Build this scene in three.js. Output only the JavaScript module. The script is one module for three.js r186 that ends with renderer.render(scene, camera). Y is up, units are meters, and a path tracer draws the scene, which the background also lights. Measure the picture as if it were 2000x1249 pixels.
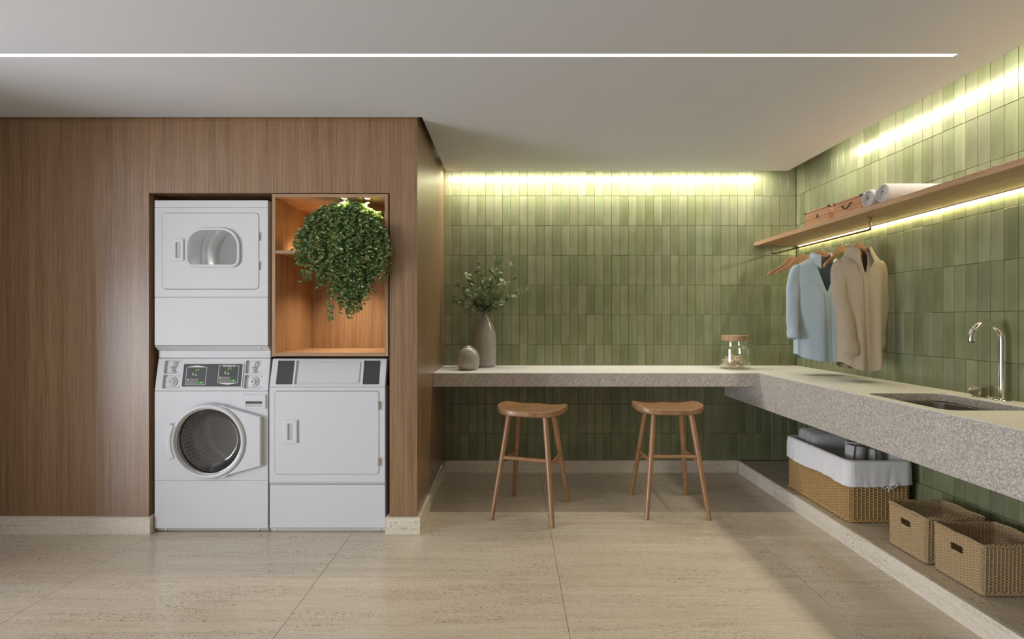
import * as THREE from 'three';
import { mergeGeometries } from 'three/addons/utils/BufferGeometryUtils.js';
import { RectAreaLightUniformsLib } from 'three/addons/lights/RectAreaLightUniformsLib.js';

// ───────────────────────── camera, sky, large lights, exposure ─────────────────────────
RectAreaLightUniformsLib.init();
const scene = new THREE.Scene();
const camera = new THREE.PerspectiveCamera(63.97, 2000 / 1249, 0.05, 60);
camera.position.set(0, 1.29, 0);
camera.lookAt(0, 1.29, -5);
const renderer = new THREE.WebGLRenderer({ antialias: true });
renderer.toneMapping = THREE.LinearToneMapping;
renderer.toneMappingExposure = 1.0;
renderer.shadowMap.enabled = true;
scene.background = new THREE.Color().setRGB(0.85, 0.92, 1.0);

const rgb = (r, g, b) => new THREE.Color().setRGB(r, g, b);
function rectLight(name, color, intensity, w, h, pos, target) {
  const l = new THREE.RectAreaLight(color, intensity, w, h);
  l.name = name; l.position.set(...pos);
  if (Math.abs(target[0] - pos[0]) < 1e-6 && Math.abs(target[2] - pos[2]) < 1e-6) l.rotation.set(-Math.PI / 2, 0, 0);   // facing down
  else l.lookAt(...target);
  l.castShadow = true; scene.add(l); return l;
}
const WARM = rgb(1.0, 0.94, 0.81), WARMWHITE = rgb(1.0, 0.92, 0.8), DAY = rgb(0.90, 0.96, 1.05);
// daylight coming in through the opening of the left-hand bay (outside the frame)
rectLight('daylight', DAY, 19.2, 2.4, 1.7, [-5.62, 0.9, 0.0], [0, 0.9, 0.0]);

// ───────────────────────── helpers ─────────────────────────
let seed = 20240607;
const rnd = () => { seed = (seed * 1664525 + 1013904223) >>> 0; return seed / 4294967296; };
const rr = (a, b) => a + (b - a) * rnd();
const taken = new Map();
function numbered(n) { const k = taken.get(n) || 0; taken.set(n, k + 1); return k ? n + '_' + String(k).padStart(3, '0') : n; }
function tag(o, label, category, group) { o.userData.label = label; o.userData.category = category; if (group) o.userData.group = group; return o; }
function thing(name, label, category, pos = [0, 0, 0], turn = 0, group) {
  const o = new THREE.Group(); o.name = numbered(name); o.position.set(...pos); o.rotation.y = turn; scene.add(o);
  return tag(o, label, category, group);
}
function struct(name) { const o = new THREE.Group(); o.name = name; o.userData.kind = 'structure'; scene.add(o); return o; }
function mk(name, geo, mat, parent, label) {
  const m = new THREE.Mesh(geo, mat); m.castShadow = m.receiveShadow = true;
  m.name = parent ? name : numbered(name); (parent || scene).add(m);
  if (label) m.userData.label = label;
  return m;
}
const merge = (list) => mergeGeometries(list.map((g) => { const n = g.index ? g.toNonIndexed() : g; for (const k of Object.keys(n.attributes)) if (!['position', 'normal', 'uv'].includes(k)) n.deleteAttribute(k); return n; }));

// chamfered box, flat shaded, centred
const cboxCache = new Map();
function cbox(w, h, d, c = 0.0015) {
  const key = [w, h, d, c].map((v) => v.toFixed(5)).join();
  if (cboxCache.has(key)) return cboxCache.get(key).clone();
  const H = [w / 2, h / 2, d / 2], I = H.map((v) => v - c), pos = [];
  const V = (ax, s) => { // corner point belonging to the face normal to ax
    const p = [0, 0, 0]; for (let i = 0; i < 3; i++) p[i] = s[i] * (i === ax ? H[i] : I[i]); return p;
  };
  const push = (out, ...pts) => {
    for (let i = 1; i + 1 < pts.length; i++) {
      let [a, b, e] = [pts[0], pts[i], pts[i + 1]];
      const n = new THREE.Vector3().subVectors(new THREE.Vector3(...b), new THREE.Vector3(...a)).cross(new THREE.Vector3().subVectors(new THREE.Vector3(...e), new THREE.Vector3(...a)));
      if (n.dot(new THREE.Vector3(...out)) < 0) [b, e] = [e, b];
      pos.push(...a, ...b, ...e);
    }
  };
  for (let ax = 0; ax < 3; ax++) for (const s of [-1, 1]) {
    const [b, e] = [(ax + 1) % 3, (ax + 2) % 3];
    const cs = [[-1, -1], [1, -1], [1, 1], [-1, 1]].map(([p, q]) => { const sg = [0, 0, 0]; sg[ax] = s; sg[b] = p; sg[e] = q; return V(ax, sg); });
    const out = [0, 0, 0]; out[ax] = s; push(out, ...cs);
  }
  for (let ax = 0; ax < 3; ax++) { // edges parallel to ax
    const [b, e] = [(ax + 1) % 3, (ax + 2) % 3];
    for (const p of [-1, 1]) for (const q of [-1, 1]) {
      const sg = (t) => { const r = [0, 0, 0]; r[ax] = t; r[b] = p; r[e] = q; return r; };
      const out = [0, 0, 0]; out[b] = p; out[e] = q;
      push(out, V(b, sg(-1)), V(b, sg(1)), V(e, sg(1)), V(e, sg(-1)));
    }
  }
  for (const a of [-1, 1]) for (const b of [-1, 1]) for (const e of [-1, 1]) push([a, b, e], V(0, [a, b, e]), V(1, [a, b, e]), V(2, [a, b, e]));
  const g = new THREE.BufferGeometry();
  g.setAttribute('position', new THREE.Float32BufferAttribute(pos, 3)); g.computeVertexNormals();
  g.setAttribute('uv', new THREE.Float32BufferAttribute(new Float32Array(pos.length / 3 * 2), 2));
  cboxCache.set(key, g); return g.clone();
}
// box between two corners
const span = (x0, x1, y0, y1, z0, z1, c) => cbox(x1 - x0, y1 - y0, Math.abs(z1 - z0), c).translate((x0 + x1) / 2, (y0 + y1) / 2, (z0 + z1) / 2);
// uv in metres by face direction; v runs along the grain axis
function metric(g, grain = 'y', ou = 0, ov = 0) {
  if (g.index) g = g.toNonIndexed();
  const p = g.attributes.position, uv = new Float32Array(p.count * 2), ax = 'xyz'.indexOf(grain);
  const a = new THREE.Vector3(), b = new THREE.Vector3(), c = new THREE.Vector3();
  for (let i = 0; i < p.count; i += 3) {
    a.fromBufferAttribute(p, i); b.fromBufferAttribute(p, i + 1); c.fromBufferAttribute(p, i + 2);
    const n = b.clone().sub(a).cross(c.clone().sub(a)), m = [Math.abs(n.x), Math.abs(n.y), Math.abs(n.z)], k = m.indexOf(Math.max(...m));
    let [u, v] = [[2, 1], [0, 2], [0, 1]][k];
    if (u === ax) [u, v] = [v, u];
    [a, b, c].forEach((q, j) => { const arr = [q.x, q.y, q.z]; uv[(i + j) * 2] = arr[u] + ou; uv[(i + j) * 2 + 1] = arr[v] + ov; });
  }
  g.setAttribute('uv', new THREE.BufferAttribute(uv, 2)); return g;
}
function tube(pts, r, seg = 16, rad = 8, closed = false) {
  const c = new THREE.CatmullRomCurve3(pts.map((p) => new THREE.Vector3(...p)), closed, 'catmullrom', 0.5);
  return new THREE.TubeGeometry(c, seg, r, rad, closed);
}
function rod(a, b, r0, r1 = r0, rad = 12) { // tapered rod with closed ends from a to b
  const A = new THREE.Vector3(...a), B = new THREE.Vector3(...b), L = A.distanceTo(B);
  const g = new THREE.CylinderGeometry(r1, r0, L, rad, 1);
  g.applyQuaternion(new THREE.Quaternion().setFromUnitVectors(new THREE.Vector3(0, 1, 0), B.clone().sub(A).normalize()));
  return g.translate((a[0] + b[0]) / 2, (a[1] + b[1]) / 2, (a[2] + b[2]) / 2);
}
const lathe = (pts, seg = 40) => new THREE.LatheGeometry(pts.map((p) => new THREE.Vector2(p[0], p[1])), seg);
function rrect(x0, y0, x1, y1, r, rt = r) { // r: lower corners, rt: upper corners
  const s = new THREE.Shape();
  s.moveTo(x0 + r, y0); s.lineTo(x1 - r, y0); s.absarc(x1 - r, y0 + r, r, -Math.PI / 2, 0);
  s.lineTo(x1, y1 - rt); s.absarc(x1 - rt, y1 - rt, rt, 0, Math.PI / 2);
  s.lineTo(x0 + rt, y1); s.absarc(x0 + rt, y1 - rt, rt, Math.PI / 2, Math.PI);
  s.lineTo(x0, y0 + r); s.absarc(x0 + r, y0 + r, r, Math.PI, Math.PI * 1.5); return s;
}
const hole = (s, h) => { s.holes.push(h); return s; };
function plate(shape, depth, bevel = 0.0015, seg = 10) { // front face at z = 0, body behind it
  const g = new THREE.ExtrudeGeometry(shape, { depth: depth - 2 * bevel, bevelEnabled: bevel > 0, bevelThickness: bevel, bevelSize: bevel, bevelOffset: -bevel, bevelSegments: 2, curveSegments: seg });
  return g.translate(0, 0, -depth + bevel);
}
function sheet(nu, nv, f) { // parametric surface with smooth normals
  const pos = [], uv = [], idx = [];
  for (let j = 0; j <= nv; j++) for (let i = 0; i <= nu; i++) { const p = f(i / nu, j / nv); pos.push(p[0], p[1], p[2]); uv.push(p[3] ?? i / nu, p[4] ?? j / nv); }
  for (let j = 0; j < nv; j++) for (let i = 0; i < nu; i++) { const a = j * (nu + 1) + i, b = a + 1, c = a + nu + 1, d = c + 1; idx.push(a, c, b, b, c, d); }
  const g = new THREE.BufferGeometry();
  g.setAttribute('position', new THREE.Float32BufferAttribute(pos, 3)); g.setAttribute('uv', new THREE.Float32BufferAttribute(uv, 2)); g.setIndex(idx); g.computeVertexNormals(); return g;
}

// ───────────────────────── textures ─────────────────────────
function grid(P, s) { let q = s >>> 0; const a = new Float32Array(P[0] * P[1]); for (let i = 0; i < a.length; i++) { q = (q * 1664525 + 1013904223) >>> 0; a[i] = q / 4294967296; } return a; }
function pnoise(px, py, s) { // periodic value noise on a px by py lattice, arguments 0..1
  const a = grid([px, py], s * 7919 + 17);
  return (u, v) => {
    u = (u - Math.floor(u)) * px; v = (v - Math.floor(v)) * py;
    let x = u | 0, y = v | 0, fx = u - x, fy = v - y; x %= px; y %= py; const x1 = (x + 1) % px, y1 = (y + 1) % py;
    fx = fx * fx * (3 - 2 * fx); fy = fy * fy * (3 - 2 * fy);
    return (a[y * px + x] * (1 - fx) + a[y * px + x1] * fx) * (1 - fy) + (a[y1 * px + x] * (1 - fx) + a[y1 * px + x1] * fx) * fy;
  };
}
const toS = (v) => { v = Math.min(1, Math.max(0, v)); return 255 * (v <= 0.0031308 ? v * 12.92 : 1.055 * Math.pow(v, 1 / 2.4) - 0.055); };
function texture(w, h, f, srgb = true, sizeU = 1, sizeV = 1) { // f(u, v) gives linear colour or a grey number; uv are metres
  const d = new Uint8Array(w * h * 4);
  for (let j = 0; j < h; j++) for (let i = 0; i < w; i++) {
    const c = f((i + 0.5) / w, (j + 0.5) / h), k = (j * w + i) * 4;
    if (typeof c === 'number') d[k] = d[k + 1] = d[k + 2] = 255 * Math.min(1, Math.max(0, c));
    else { d[k] = toS(c[0]); d[k + 1] = toS(c[1]); d[k + 2] = toS(c[2]); }
    d[k + 3] = 255;
  }
  const t = new THREE.DataTexture(d, w, h); t.wrapS = t.wrapT = THREE.RepeatWrapping; t.magFilter = THREE.LinearFilter; t.minFilter = THREE.LinearFilter;
  if (srgb) t.colorSpace = THREE.SRGBColorSpace;
  t.repeat.set(1 / sizeU, 1 / sizeV); t.needsUpdate = true; return t;
}
const mix3 = (a, b, t) => [a[0] + (b[0] - a[0]) * t, a[1] + (b[1] - a[1]) * t, a[2] + (b[2] - a[2]) * t];
const sat = (v) => Math.min(1, Math.max(0, v));

function woodMaps(dark, light, w, h, sizeU, sizeV, s) {
  const n1 = pnoise(14, 2, s), n2 = pnoise(60, 3, s + 1), n3 = pnoise(200, 8, s + 2), n4 = pnoise(w / 2, 24, s + 3), n5 = pnoise(w, 60, s + 4), wob = pnoise(3, 4, s + 5);
  const val = (u, v) => { const uu = u + 0.02 * (wob(u, v) - 0.5); return 0.16 * n1(uu, v) + 0.24 * n2(uu, v) + 0.30 * n3(uu, v) + 0.30 * n4(uu, v); };
  const map = texture(w, h, (u, v) => { const t = val(u, v); const pore = sat((n5(u, v) - 0.72) * 4) * 0.35; return mix3(light, dark, sat(0.5 + (t - 0.5) * 1.7 + pore)); }, true, sizeU, sizeV);
  const bump = texture(w, h, (u, v) => 0.6 + 0.4 * n4(u, v) - sat((n5(u, v) - 0.68) * 4) * 0.6, false, sizeU, sizeV);
  return { map, bump };
}
const veneer = woodMaps([0.19, 0.100, 0.046], [0.375, 0.222, 0.113], 512, 1024, 0.62, 2.4, 3);
const oak = woodMaps([0.30, 0.165, 0.085], [0.52, 0.33, 0.19], 512, 1024, 0.5, 1.6, 31);
const honey = woodMaps([0.225, 0.108, 0.047], [0.46, 0.255, 0.12], 256, 512, 0.16, 0.6, 57);
const pine = woodMaps([0.34, 0.15, 0.07], [0.58, 0.32, 0.17], 256, 512, 0.15, 0.5, 77);
const wmat = (m, rough, bs, extra = {}) => new THREE.MeshPhysicalMaterial({ map: m.map, bumpMap: m.bump, bumpScale: bs, roughness: rough, ...extra });
const VENEER = wmat(veneer, 0.34, 0.0002, { clearcoat: 0.8, clearcoatRoughness: 0.33 }), OAK = wmat(oak, 0.5, 0.0003), HONEY = wmat(honey, 0.36, 0.0002, { clearcoat: 0.25, clearcoatRoughness: 0.25 }), PINE = wmat(pine, 0.55, 0.0003);

const travertine = (() => {
  const b1 = pnoise(3, 26, 101), b2 = pnoise(8, 90, 102), f1 = pnoise(40, 240, 103), f2 = pnoise(300, 500, 104), p1 = pnoise(300, 460, 105), p2 = pnoise(900, 900, 106), gate = pnoise(7, 22, 107), gate2 = pnoise(4, 60, 108), wv = pnoise(6, 5, 109);
  const base = [0.655, 0.56, 0.435], tan = [0.56, 0.455, 0.33], pale = [0.71, 0.63, 0.52];
  const fine = pnoise(90, 512, 110), pit = (u, v) => { const g = sat((0.5 * gate(u, v) + 0.5 * gate2(u, v) - 0.44) * 5); return sat((p1(u, v) * 0.6 + p2(u, v) * 0.4 - 0.8 + 0.15 * g) * 8) * (0.3 + 0.7 * g); };
  const map = texture(2048, 1024, (u, v) => {
    const vv = v + 0.012 * (wv(u, v) - 0.5);
    const t = b1(u, vv) * 0.22 + b2(u, vv) * 0.26 + f1(u, vv) * 0.28 + fine(u, vv) * 0.24;
    let c = t > 0.5 ? mix3(base, pale, sat((t - 0.5) * 2.6)) : mix3(base, tan, sat((0.5 - t) * 2.6));
    const g = 0.88 + 0.22 * f2(u, vv); c = [c[0] * g, c[1] * g, c[2] * g];
    return mix3(c, [0.20, 0.15, 0.095], pit(u, vv) * 0.85);
  }, true, 2.4, 1.2);
  return map;
})();
const travRepeat = (su, sv) => { const t = travertine.clone(); t.repeat.set(1 / su, 1 / sv); t.needsUpdate = true; return t; };
const FLOOR = new THREE.MeshPhysicalMaterial({ map: travertine, roughness: 0.2 });
const BASEB = new THREE.MeshPhysicalMaterial({ map: travRepeat(2.4, 1.2), color: rgb(1.2, 1.25, 1.33), roughness: 0.45 });
const granite = (() => {
  const a = pnoise(120, 120, 201), b = pnoise(260, 260, 202), c = pnoise(510, 510, 203), d = pnoise(180, 180, 204), e = pnoise(16, 16, 205);
  const map = texture(1024, 1024, (u, v) => {
    const t = 0.45 * a(u, v) + 0.35 * b(u, v) + 0.2 * c(u, v) + 0.06 * (e(u, v) - 0.5);
    let col = mix3([0.36, 0.325, 0.285], [0.66, 0.625, 0.575], sat((t - 0.3) * 2.5));
    const r = sat((d(u, v) * 0.6 + c(u, v) * 0.4 - 0.66) * 9); col = mix3(col, [0.33, 0.20, 0.145], r * 0.75);
    const k = sat((b(u + 0.37, v + 0.11) * 0.7 + c(u + 0.2, v) * 0.3 - 0.76) * 9); return mix3(col, [0.16, 0.13, 0.11], k * 0.7);
  }, true, 0.62, 0.62);
  const bump = texture(512, 512, (u, v) => 0.5 * a(u, v) + 0.5 * b(u, v), false, 0.62, 0.62);
  return { map, bump };
})();
const honedLit = (() => {  // smooth counter top; cove light painted in as a paler tone than the edges
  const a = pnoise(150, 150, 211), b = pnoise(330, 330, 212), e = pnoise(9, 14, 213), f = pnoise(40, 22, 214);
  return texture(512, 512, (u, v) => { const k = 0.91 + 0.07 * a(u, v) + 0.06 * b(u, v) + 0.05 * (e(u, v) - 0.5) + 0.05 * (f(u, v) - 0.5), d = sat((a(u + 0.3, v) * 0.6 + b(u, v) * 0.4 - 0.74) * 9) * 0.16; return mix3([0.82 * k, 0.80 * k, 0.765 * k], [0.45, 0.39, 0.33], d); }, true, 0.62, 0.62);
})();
const HONED_LIT = new THREE.MeshPhysicalMaterial({ map: honedLit, roughness: 0.5 });
const GRANITE = new THREE.MeshPhysicalMaterial({ map: granite.map, bumpMap: granite.bump, bumpScale: 0.0012, roughness: 0.62 });

// glaze: vertical streaks and cloudy patches, one texture shared by all tile tones
const glaze = (() => {
  const s1 = pnoise(24, 3, 301), s2 = pnoise(96, 4, 302), cl = pnoise(12, 9, 303), cl2 = pnoise(30, 14, 304);
  return texture(512, 512, (u, v) => { const t = 0.34 * s1(u, v) + 0.16 * s2(u, v) + 0.34 * cl(u, v) + 0.16 * cl2(u, v); const k = 0.80 + 0.36 * sat(0.5 + (t - 0.5) * 1.6); return [k * 0.83, k * 0.83, k * (0.81 + 0.03 * cl(u, v))]; }, true, 1, 1);
})();
const waves = (() => { const a = pnoise(7, 10, 311), b = pnoise(20, 26, 312), c = pnoise(40, 6, 313); return texture(256, 256, (u, v) => 0.6 * a(u, v) + 0.15 * b(u, v) + 0.25 * c(u, v), false, 1, 1); })();
const TILES = [[0.288, 0.306, 0.168], [0.264, 0.286, 0.152], [0.312, 0.322, 0.186], [0.244, 0.263, 0.134], [0.28, 0.284, 0.164], [0.268, 0.298, 0.162], [0.298, 0.303, 0.182]]
  .map((c) => new THREE.MeshPhysicalMaterial({ map: glaze, color: rgb(...c), bumpMap: waves, bumpScale: 0.0005, roughness: 0.26 }));
const GROUT = new THREE.MeshStandardMaterial({ color: rgb(0.085, 0.08, 0.045), roughness: 0.95 });

const paintBump = (() => { const a = pnoise(128, 128, 401), b = pnoise(40, 40, 402); return texture(256, 256, (u, v) => 0.6 * a(u, v) + 0.4 * b(u, v), false, 0.5, 0.5); })();
const CEIL = new THREE.MeshStandardMaterial({ color: rgb(0.625, 0.63, 0.655), roughness: 0.9, bumpMap: paintBump, bumpScale: 0.0002 });
const PAINT = new THREE.MeshStandardMaterial({ color: rgb(0.36, 0.34, 0.32), roughness: 0.9 });
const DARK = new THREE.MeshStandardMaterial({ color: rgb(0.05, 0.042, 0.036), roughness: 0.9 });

const WHITE = new THREE.MeshPhysicalMaterial({ color: rgb(0.70, 0.705, 0.73), roughness: 0.38, clearcoat: 0.2, clearcoatRoughness: 0.3 });
const WHITE2 = new THREE.MeshPhysicalMaterial({ color: rgb(0.66, 0.66, 0.665), roughness: 0.4 });
const SCREENGREY = new THREE.MeshPhysicalMaterial({ color: rgb(0.045, 0.045, 0.045), roughness: 0.35 });
const BLACK = new THREE.MeshStandardMaterial({ color: rgb(0.012, 0.012, 0.012), roughness: 0.6 });
const STEEL = new THREE.MeshPhysicalMaterial({ color: rgb(0.72, 0.71, 0.70), metalness: 1, roughness: 0.24 });
const DRUM = new THREE.MeshPhysicalMaterial({ color: rgb(0.58, 0.575, 0.57), metalness: 0.25, roughness: 0.4 });
const BRUSHED = new THREE.MeshPhysicalMaterial({ color: rgb(0.86, 0.86, 0.86), metalness: 0.7, roughness: 0.3 });
const SINKSTEEL = new THREE.MeshPhysicalMaterial({ color: rgb(0.42, 0.40, 0.38), metalness: 1, roughness: 0.3, side: THREE.DoubleSide });
const CHROME = new THREE.MeshPhysicalMaterial({ color: rgb(0.83, 0.79, 0.74), metalness: 1, roughness: 0.07 });
const BRONZE = new THREE.MeshPhysicalMaterial({ color: rgb(0.27, 0.17, 0.095), metalness: 1, roughness: 0.3 });
const IRON = new THREE.MeshPhysicalMaterial({ color: rgb(0.05, 0.045, 0.045), metalness: 0.6, roughness: 0.5 });
const PANE = new THREE.MeshPhysicalMaterial({ color: rgb(1, 1, 1), transmission: 1, thickness: 0, roughness: 0.02, ior: 1.5 });
const SMOKE = new THREE.MeshPhysicalMaterial({ color: rgb(0.85, 0.84, 0.83), transmission: 1, thickness: 0, roughness: 0.03, ior: 1.5 });
const JARGLASS = new THREE.MeshPhysicalMaterial({ color: rgb(0.985, 1, 0.97), transmission: 1, thickness: 0, roughness: 0.01, ior: 1.5 });

function glow(color, k) { return new THREE.MeshStandardMaterial({ color: rgb(0.8, 0.8, 0.8), emissive: color, emissiveIntensity: k, roughness: 0.6 }); }

// ───────────────────────── the setting ─────────────────────────
const DW = 4.308, XW = 2.391, WF = 3.083, WX = -0.57, TOP = 2.66, CE = 2.50, BB = 0.104;
// floor: travertine slabs 1.2 m wide with narrow joints
{
  const fl = struct('floor');
  mk('screed', span(-5.8, 2.55, -0.12, -0.012, 1.7, -4.45, 0.001), GROUT, fl);
  const xs = [-5.765, -4.565, -3.365, -2.165, -0.965, 0.235, 1.435, 2.635], ds = [-1.838, 0.562, 2.962, 5.362];
  for (let i = 0; i + 1 < xs.length; i++) for (let j = 0; j + 1 < ds.length; j++) {
    const x1 = Math.min(xs[i + 1], 2.5), d0 = Math.max(ds[j], -1.66), d1 = Math.min(ds[j + 1], 4.4), q = 0.0009;
    const g = span(xs[i] + q, x1 - q, -0.014, 0, -d0 - q, -d1 + q, 0.0008);
    mk('floor_slab', metric(g, 'z', i * 0.73 + j * 0.31, i * 0.387 + j * 0.213), FLOOR, fl);
  }
}
// ceiling slab with shadow gap, coves and a slot for the light profile
const LED = { x0: -2.5, x1: 2.03, d0: 2.330, d1: 2.356 };
{
  const c = struct('ceiling'), s = new THREE.Shape();
  const P = [[-5.7, -1.6], [2.245, -1.6], [2.245, 4.165], [-0.538, 4.165], [-0.538, 3.058], [-5.7, 3.058]];
  s.moveTo(...P[0]); P.slice(1).forEach((p) => s.lineTo(...p));
  const h = new THREE.Path(); h.moveTo(LED.x0, LED.d0); h.lineTo(LED.x0, LED.d1); h.lineTo(LED.x1, LED.d1); h.lineTo(LED.x1, LED.d0); s.holes.push(h);
  const g = new THREE.ExtrudeGeometry(s, { depth: 0.07, bevelEnabled: false }).rotateX(-Math.PI / 2).translate(0, CE, 0);
  mk('ceiling_board', metric(g, 'x'), CEIL, c);
  mk('ceiling_deck', span(-5.8, 2.55, TOP, TOP + 0.1, 1.7, -4.45, 0.001), CEIL, c);
}
// tiles: bevelled faces standing proud of the grout bed
function tileGeo(w, h, t = 0.007, b = 0.0012) {
  const x = w / 2, y = h / 2, pos = [], uv = [];
  const quad = (...q) => { for (const i of [0, 1, 2, 0, 2, 3]) { pos.push(...q[i]); uv.push(q[i][0] * 1.15, q[i][1] * 1.15); } };
  const F = [[-x + b, -y + b, t], [x - b, -y + b, t], [x - b, y - b, t], [-x + b, y - b, t]], E = [[-x, -y, t - b], [x, -y, t - b], [x, y, t - b], [-x, y, t - b]], B = [[-x, -y, 0], [x, -y, 0], [x, y, 0], [-x, y, 0]];
  quad(...F);
  for (let i = 0; i < 4; i++) { const j = (i + 1) % 4; quad(E[i], E[j], F[j], F[i]); quad(B[i], B[j], E[j], E[i]); }
  const g = new THREE.BufferGeometry(); g.setAttribute('position', new THREE.Float32BufferAttribute(pos, 3)); g.setAttribute('uv', new THREE.Float32BufferAttribute(uv, 2)); g.computeVertexNormals(); return g;
}
const tileCache = new Map();
function tileVariant(w, h, k) {
  const key = w.toFixed(4) + h.toFixed(4) + k;
  if (!tileCache.has(key)) { const g = tileGeo(w, h); const uv = g.attributes.uv; for (let i = 0; i < uv.count; i++) uv.setXY(i, uv.getX(i) + k * 0.377, uv.getY(i) + k * 0.618); tileCache.set(key, g); }
  return tileCache.get(key);
}
const rows = [BB + 0.001, 0.33, 0.58, 0.83, 1.08, 1.33, 1.58, 1.83, 2.08, 2.33, 2.58];
function tileWall(parent, cols, place, isPart) { // cols: joint positions along the wall
  const rest = TILES.map(() => []), G = 0.0021;
  for (let j = 0; j + 1 < rows.length; j++) for (let i = 0; i + 1 < cols.length; i++) {
    const w = cols[i + 1] - cols[i] - G, h = rows[j + 1] - rows[j] - G, u = (cols[i] + cols[i + 1]) / 2, y = (rows[j] + rows[j + 1]) / 2;
    const k = Math.floor(rnd() * TILES.length), g = tileVariant(w, h, Math.floor(rnd() * 9)), tilt = [rr(-1, 1) * 0.004, rr(-1, 1) * 0.005], rise = rr(-0.0004, 0.0004);
    const o = new THREE.Object3D(); place(o, u, y, rise); o.rotateX(tilt[0]); o.rotateY(tilt[1]); o.updateMatrix();
    if (isPart(u, j)) { const m = mk('tile', g, TILES[k], parent); m.position.copy(o.position); m.quaternion.copy(o.quaternion); }
    else rest[k].push(g.clone().applyMatrix4(o.matrix));
  }
  const used = rest.map((l, k) => [l, k]).filter(([l]) => l.length);
  if (used.length) {
    const gs = used.map(([l]) => mergeGeometries(l)), g = mergeGeometries(gs, true);
    const m = mk('remaining_tiles', g, used.map(([, k]) => TILES[k]), parent); m.userData.kind = 'stuff';
  }
}
{
  const wb = struct('wall_back');
  mk('grout_bed', span(WX - 0.02, XW + 0.12, 0, TOP, -(DW + 0.005), -(DW + 0.1), 0.001), GROUT, wb);
  const cols = [WX]; for (let k = 0; k < 41; k++) cols.push(-0.5051 + 0.0707 * k); cols.push(XW - 0.002);
  let n = 0;
  tileWall(wb, cols, (o, u, y, r) => o.position.set(u, y, -(DW + 0.0065) + r), (u, j) => j >= 3 && n++ < 300);
  const wr = struct('wall_right');
  mk('grout_bed', span(XW + 0.005, XW + 0.1, 0, TOP, 1.7, -DW, 0.001), GROUT, wr);
  const dcols = [DW - 0.002]; for (let d = 2.629 + 0.0707 * 23; d > -0.6; d -= 0.0707) dcols.push(d);
  tileWall(wr, dcols.slice().reverse().map((d) => d), (o, u, y, r) => { o.position.set(XW + 0.0065 - r, y, -u); o.rotation.y = -Math.PI / 2; }, (u) => u > 2.35);
}
// walls outside the frame that close the room: they bounce and shade the daylight
{
  const wl = struct('wall_left');
  mk('plaster', span(-3.42, -3.3, 0, TOP, -2.0, -3.2, 0.001), PAINT, wl);
  mk('bay_return', span(-5.75, -3.42, 0, TOP, -2.0, -2.12, 0.001), PAINT, wl);
  const bay = struct('wall_bay');  // with the opening that lets the daylight in
  const O = { d0: -1.25, d1: 1.25, y0: 0.05, y1: 1.75 };
  mk('plaster', span(-5.55, -5.45, 0, TOP, 1.7, -O.d0, 0.001), PAINT, bay);
  mk('plaster', span(-5.55, -5.45, 0, TOP, -O.d1, -2.0, 0.001), PAINT, bay);
  mk('sill_wall', span(-5.55, -5.45, 0, O.y0, -O.d0, -O.d1, 0.001), PAINT, bay);
  mk('lintel', span(-5.55, -5.45, O.y1, TOP, -O.d0, -O.d1, 0.001), PAINT, bay);
  const wr = struct('wall_rear');
  mk('plaster', span(-5.75, 2.55, 0, TOP, 1.7, 1.6, 0.001), PAINT, wr);
}
// wood-clad volume with the machine recess
const R = { x0: -2.186, x1: -0.737, y1: 2.0515, back: 3.98 };
{
  const w = struct('wall_cabinet');
  const vp = (g, a = 0, b = 0) => mk('veneer_panel', metric(g, 'y', a, b), VENEER, w);
  vp(span(-3.3, R.x0, BB, TOP, -WF, -WF - 0.03, 0.001), 0.1, 0.3);
  vp(span(R.x0, R.x1, R.y1, TOP, -WF, -WF - 0.03, 0.0004), 0.1, 0.3);
  vp(span(R.x1, WX, BB, TOP, -WF, -WF - 0.03, 0.001), 0.1, 0.3);
  vp(span(WX - 0.03, WX, BB, TOP, -WF - 0.0305, -DW - 0.004, 0.001), 0.4, 0.8);
  vp(span(R.x0 - 0.02, R.x0, 0, R.y1 + 0.02, -WF - 0.0305, -R.back, 0.001), 0.9, 0.1);
  vp(span(R.x1, R.x1 + 0.02, 0, R.y1 + 0.02, -WF - 0.0305, -R.back, 0.001), 0.9, 0.1);
  vp(span(R.x0, R.x1, R.y1, R.y1 + 0.02, -WF - 0.0305, -R.back, 0.001), 0.2, 0.5);
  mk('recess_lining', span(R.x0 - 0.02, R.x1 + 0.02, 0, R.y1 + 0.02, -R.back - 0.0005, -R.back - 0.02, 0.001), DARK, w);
}
// travertine skirting
{
  const bb = (name, ...gs) => { const o = struct(name); for (const [g, ax] of gs) mk('skirting', metric(g, ax === 'x' ? 'y' : 'y', rr(0, 2), rr(0, 1)), BASEB, o); return o; };
  const T = 0.02;
  bb('baseboard_left', [span(-3.3, R.x0 + T, 0, BB, -WF + T, -WF, 0.0012), 'x'], [span(R.x0, R.x0 + T, 0, BB, -WF - 0.0005, -WF - 0.5, 0.0012), 'z']);
  bb('baseboard_pillar', [span(R.x1 - T, WX + T, 0, BB, -WF + T, -WF, 0.0012), 'x'], [span(R.x1 - T, R.x1, 0, BB, -WF - 0.0005, -WF - 0.5, 0.0012), 'z'], [span(WX, WX + T, 0, BB, -WF - 0.0005, -DW + 0.0005, 0.0012), 'z']);
  bb('baseboard_back', [span(WX + T, 1.9, 0, BB, -DW + 0.003, -DW - 0.004, 0.0012), 'x']);
}
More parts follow.
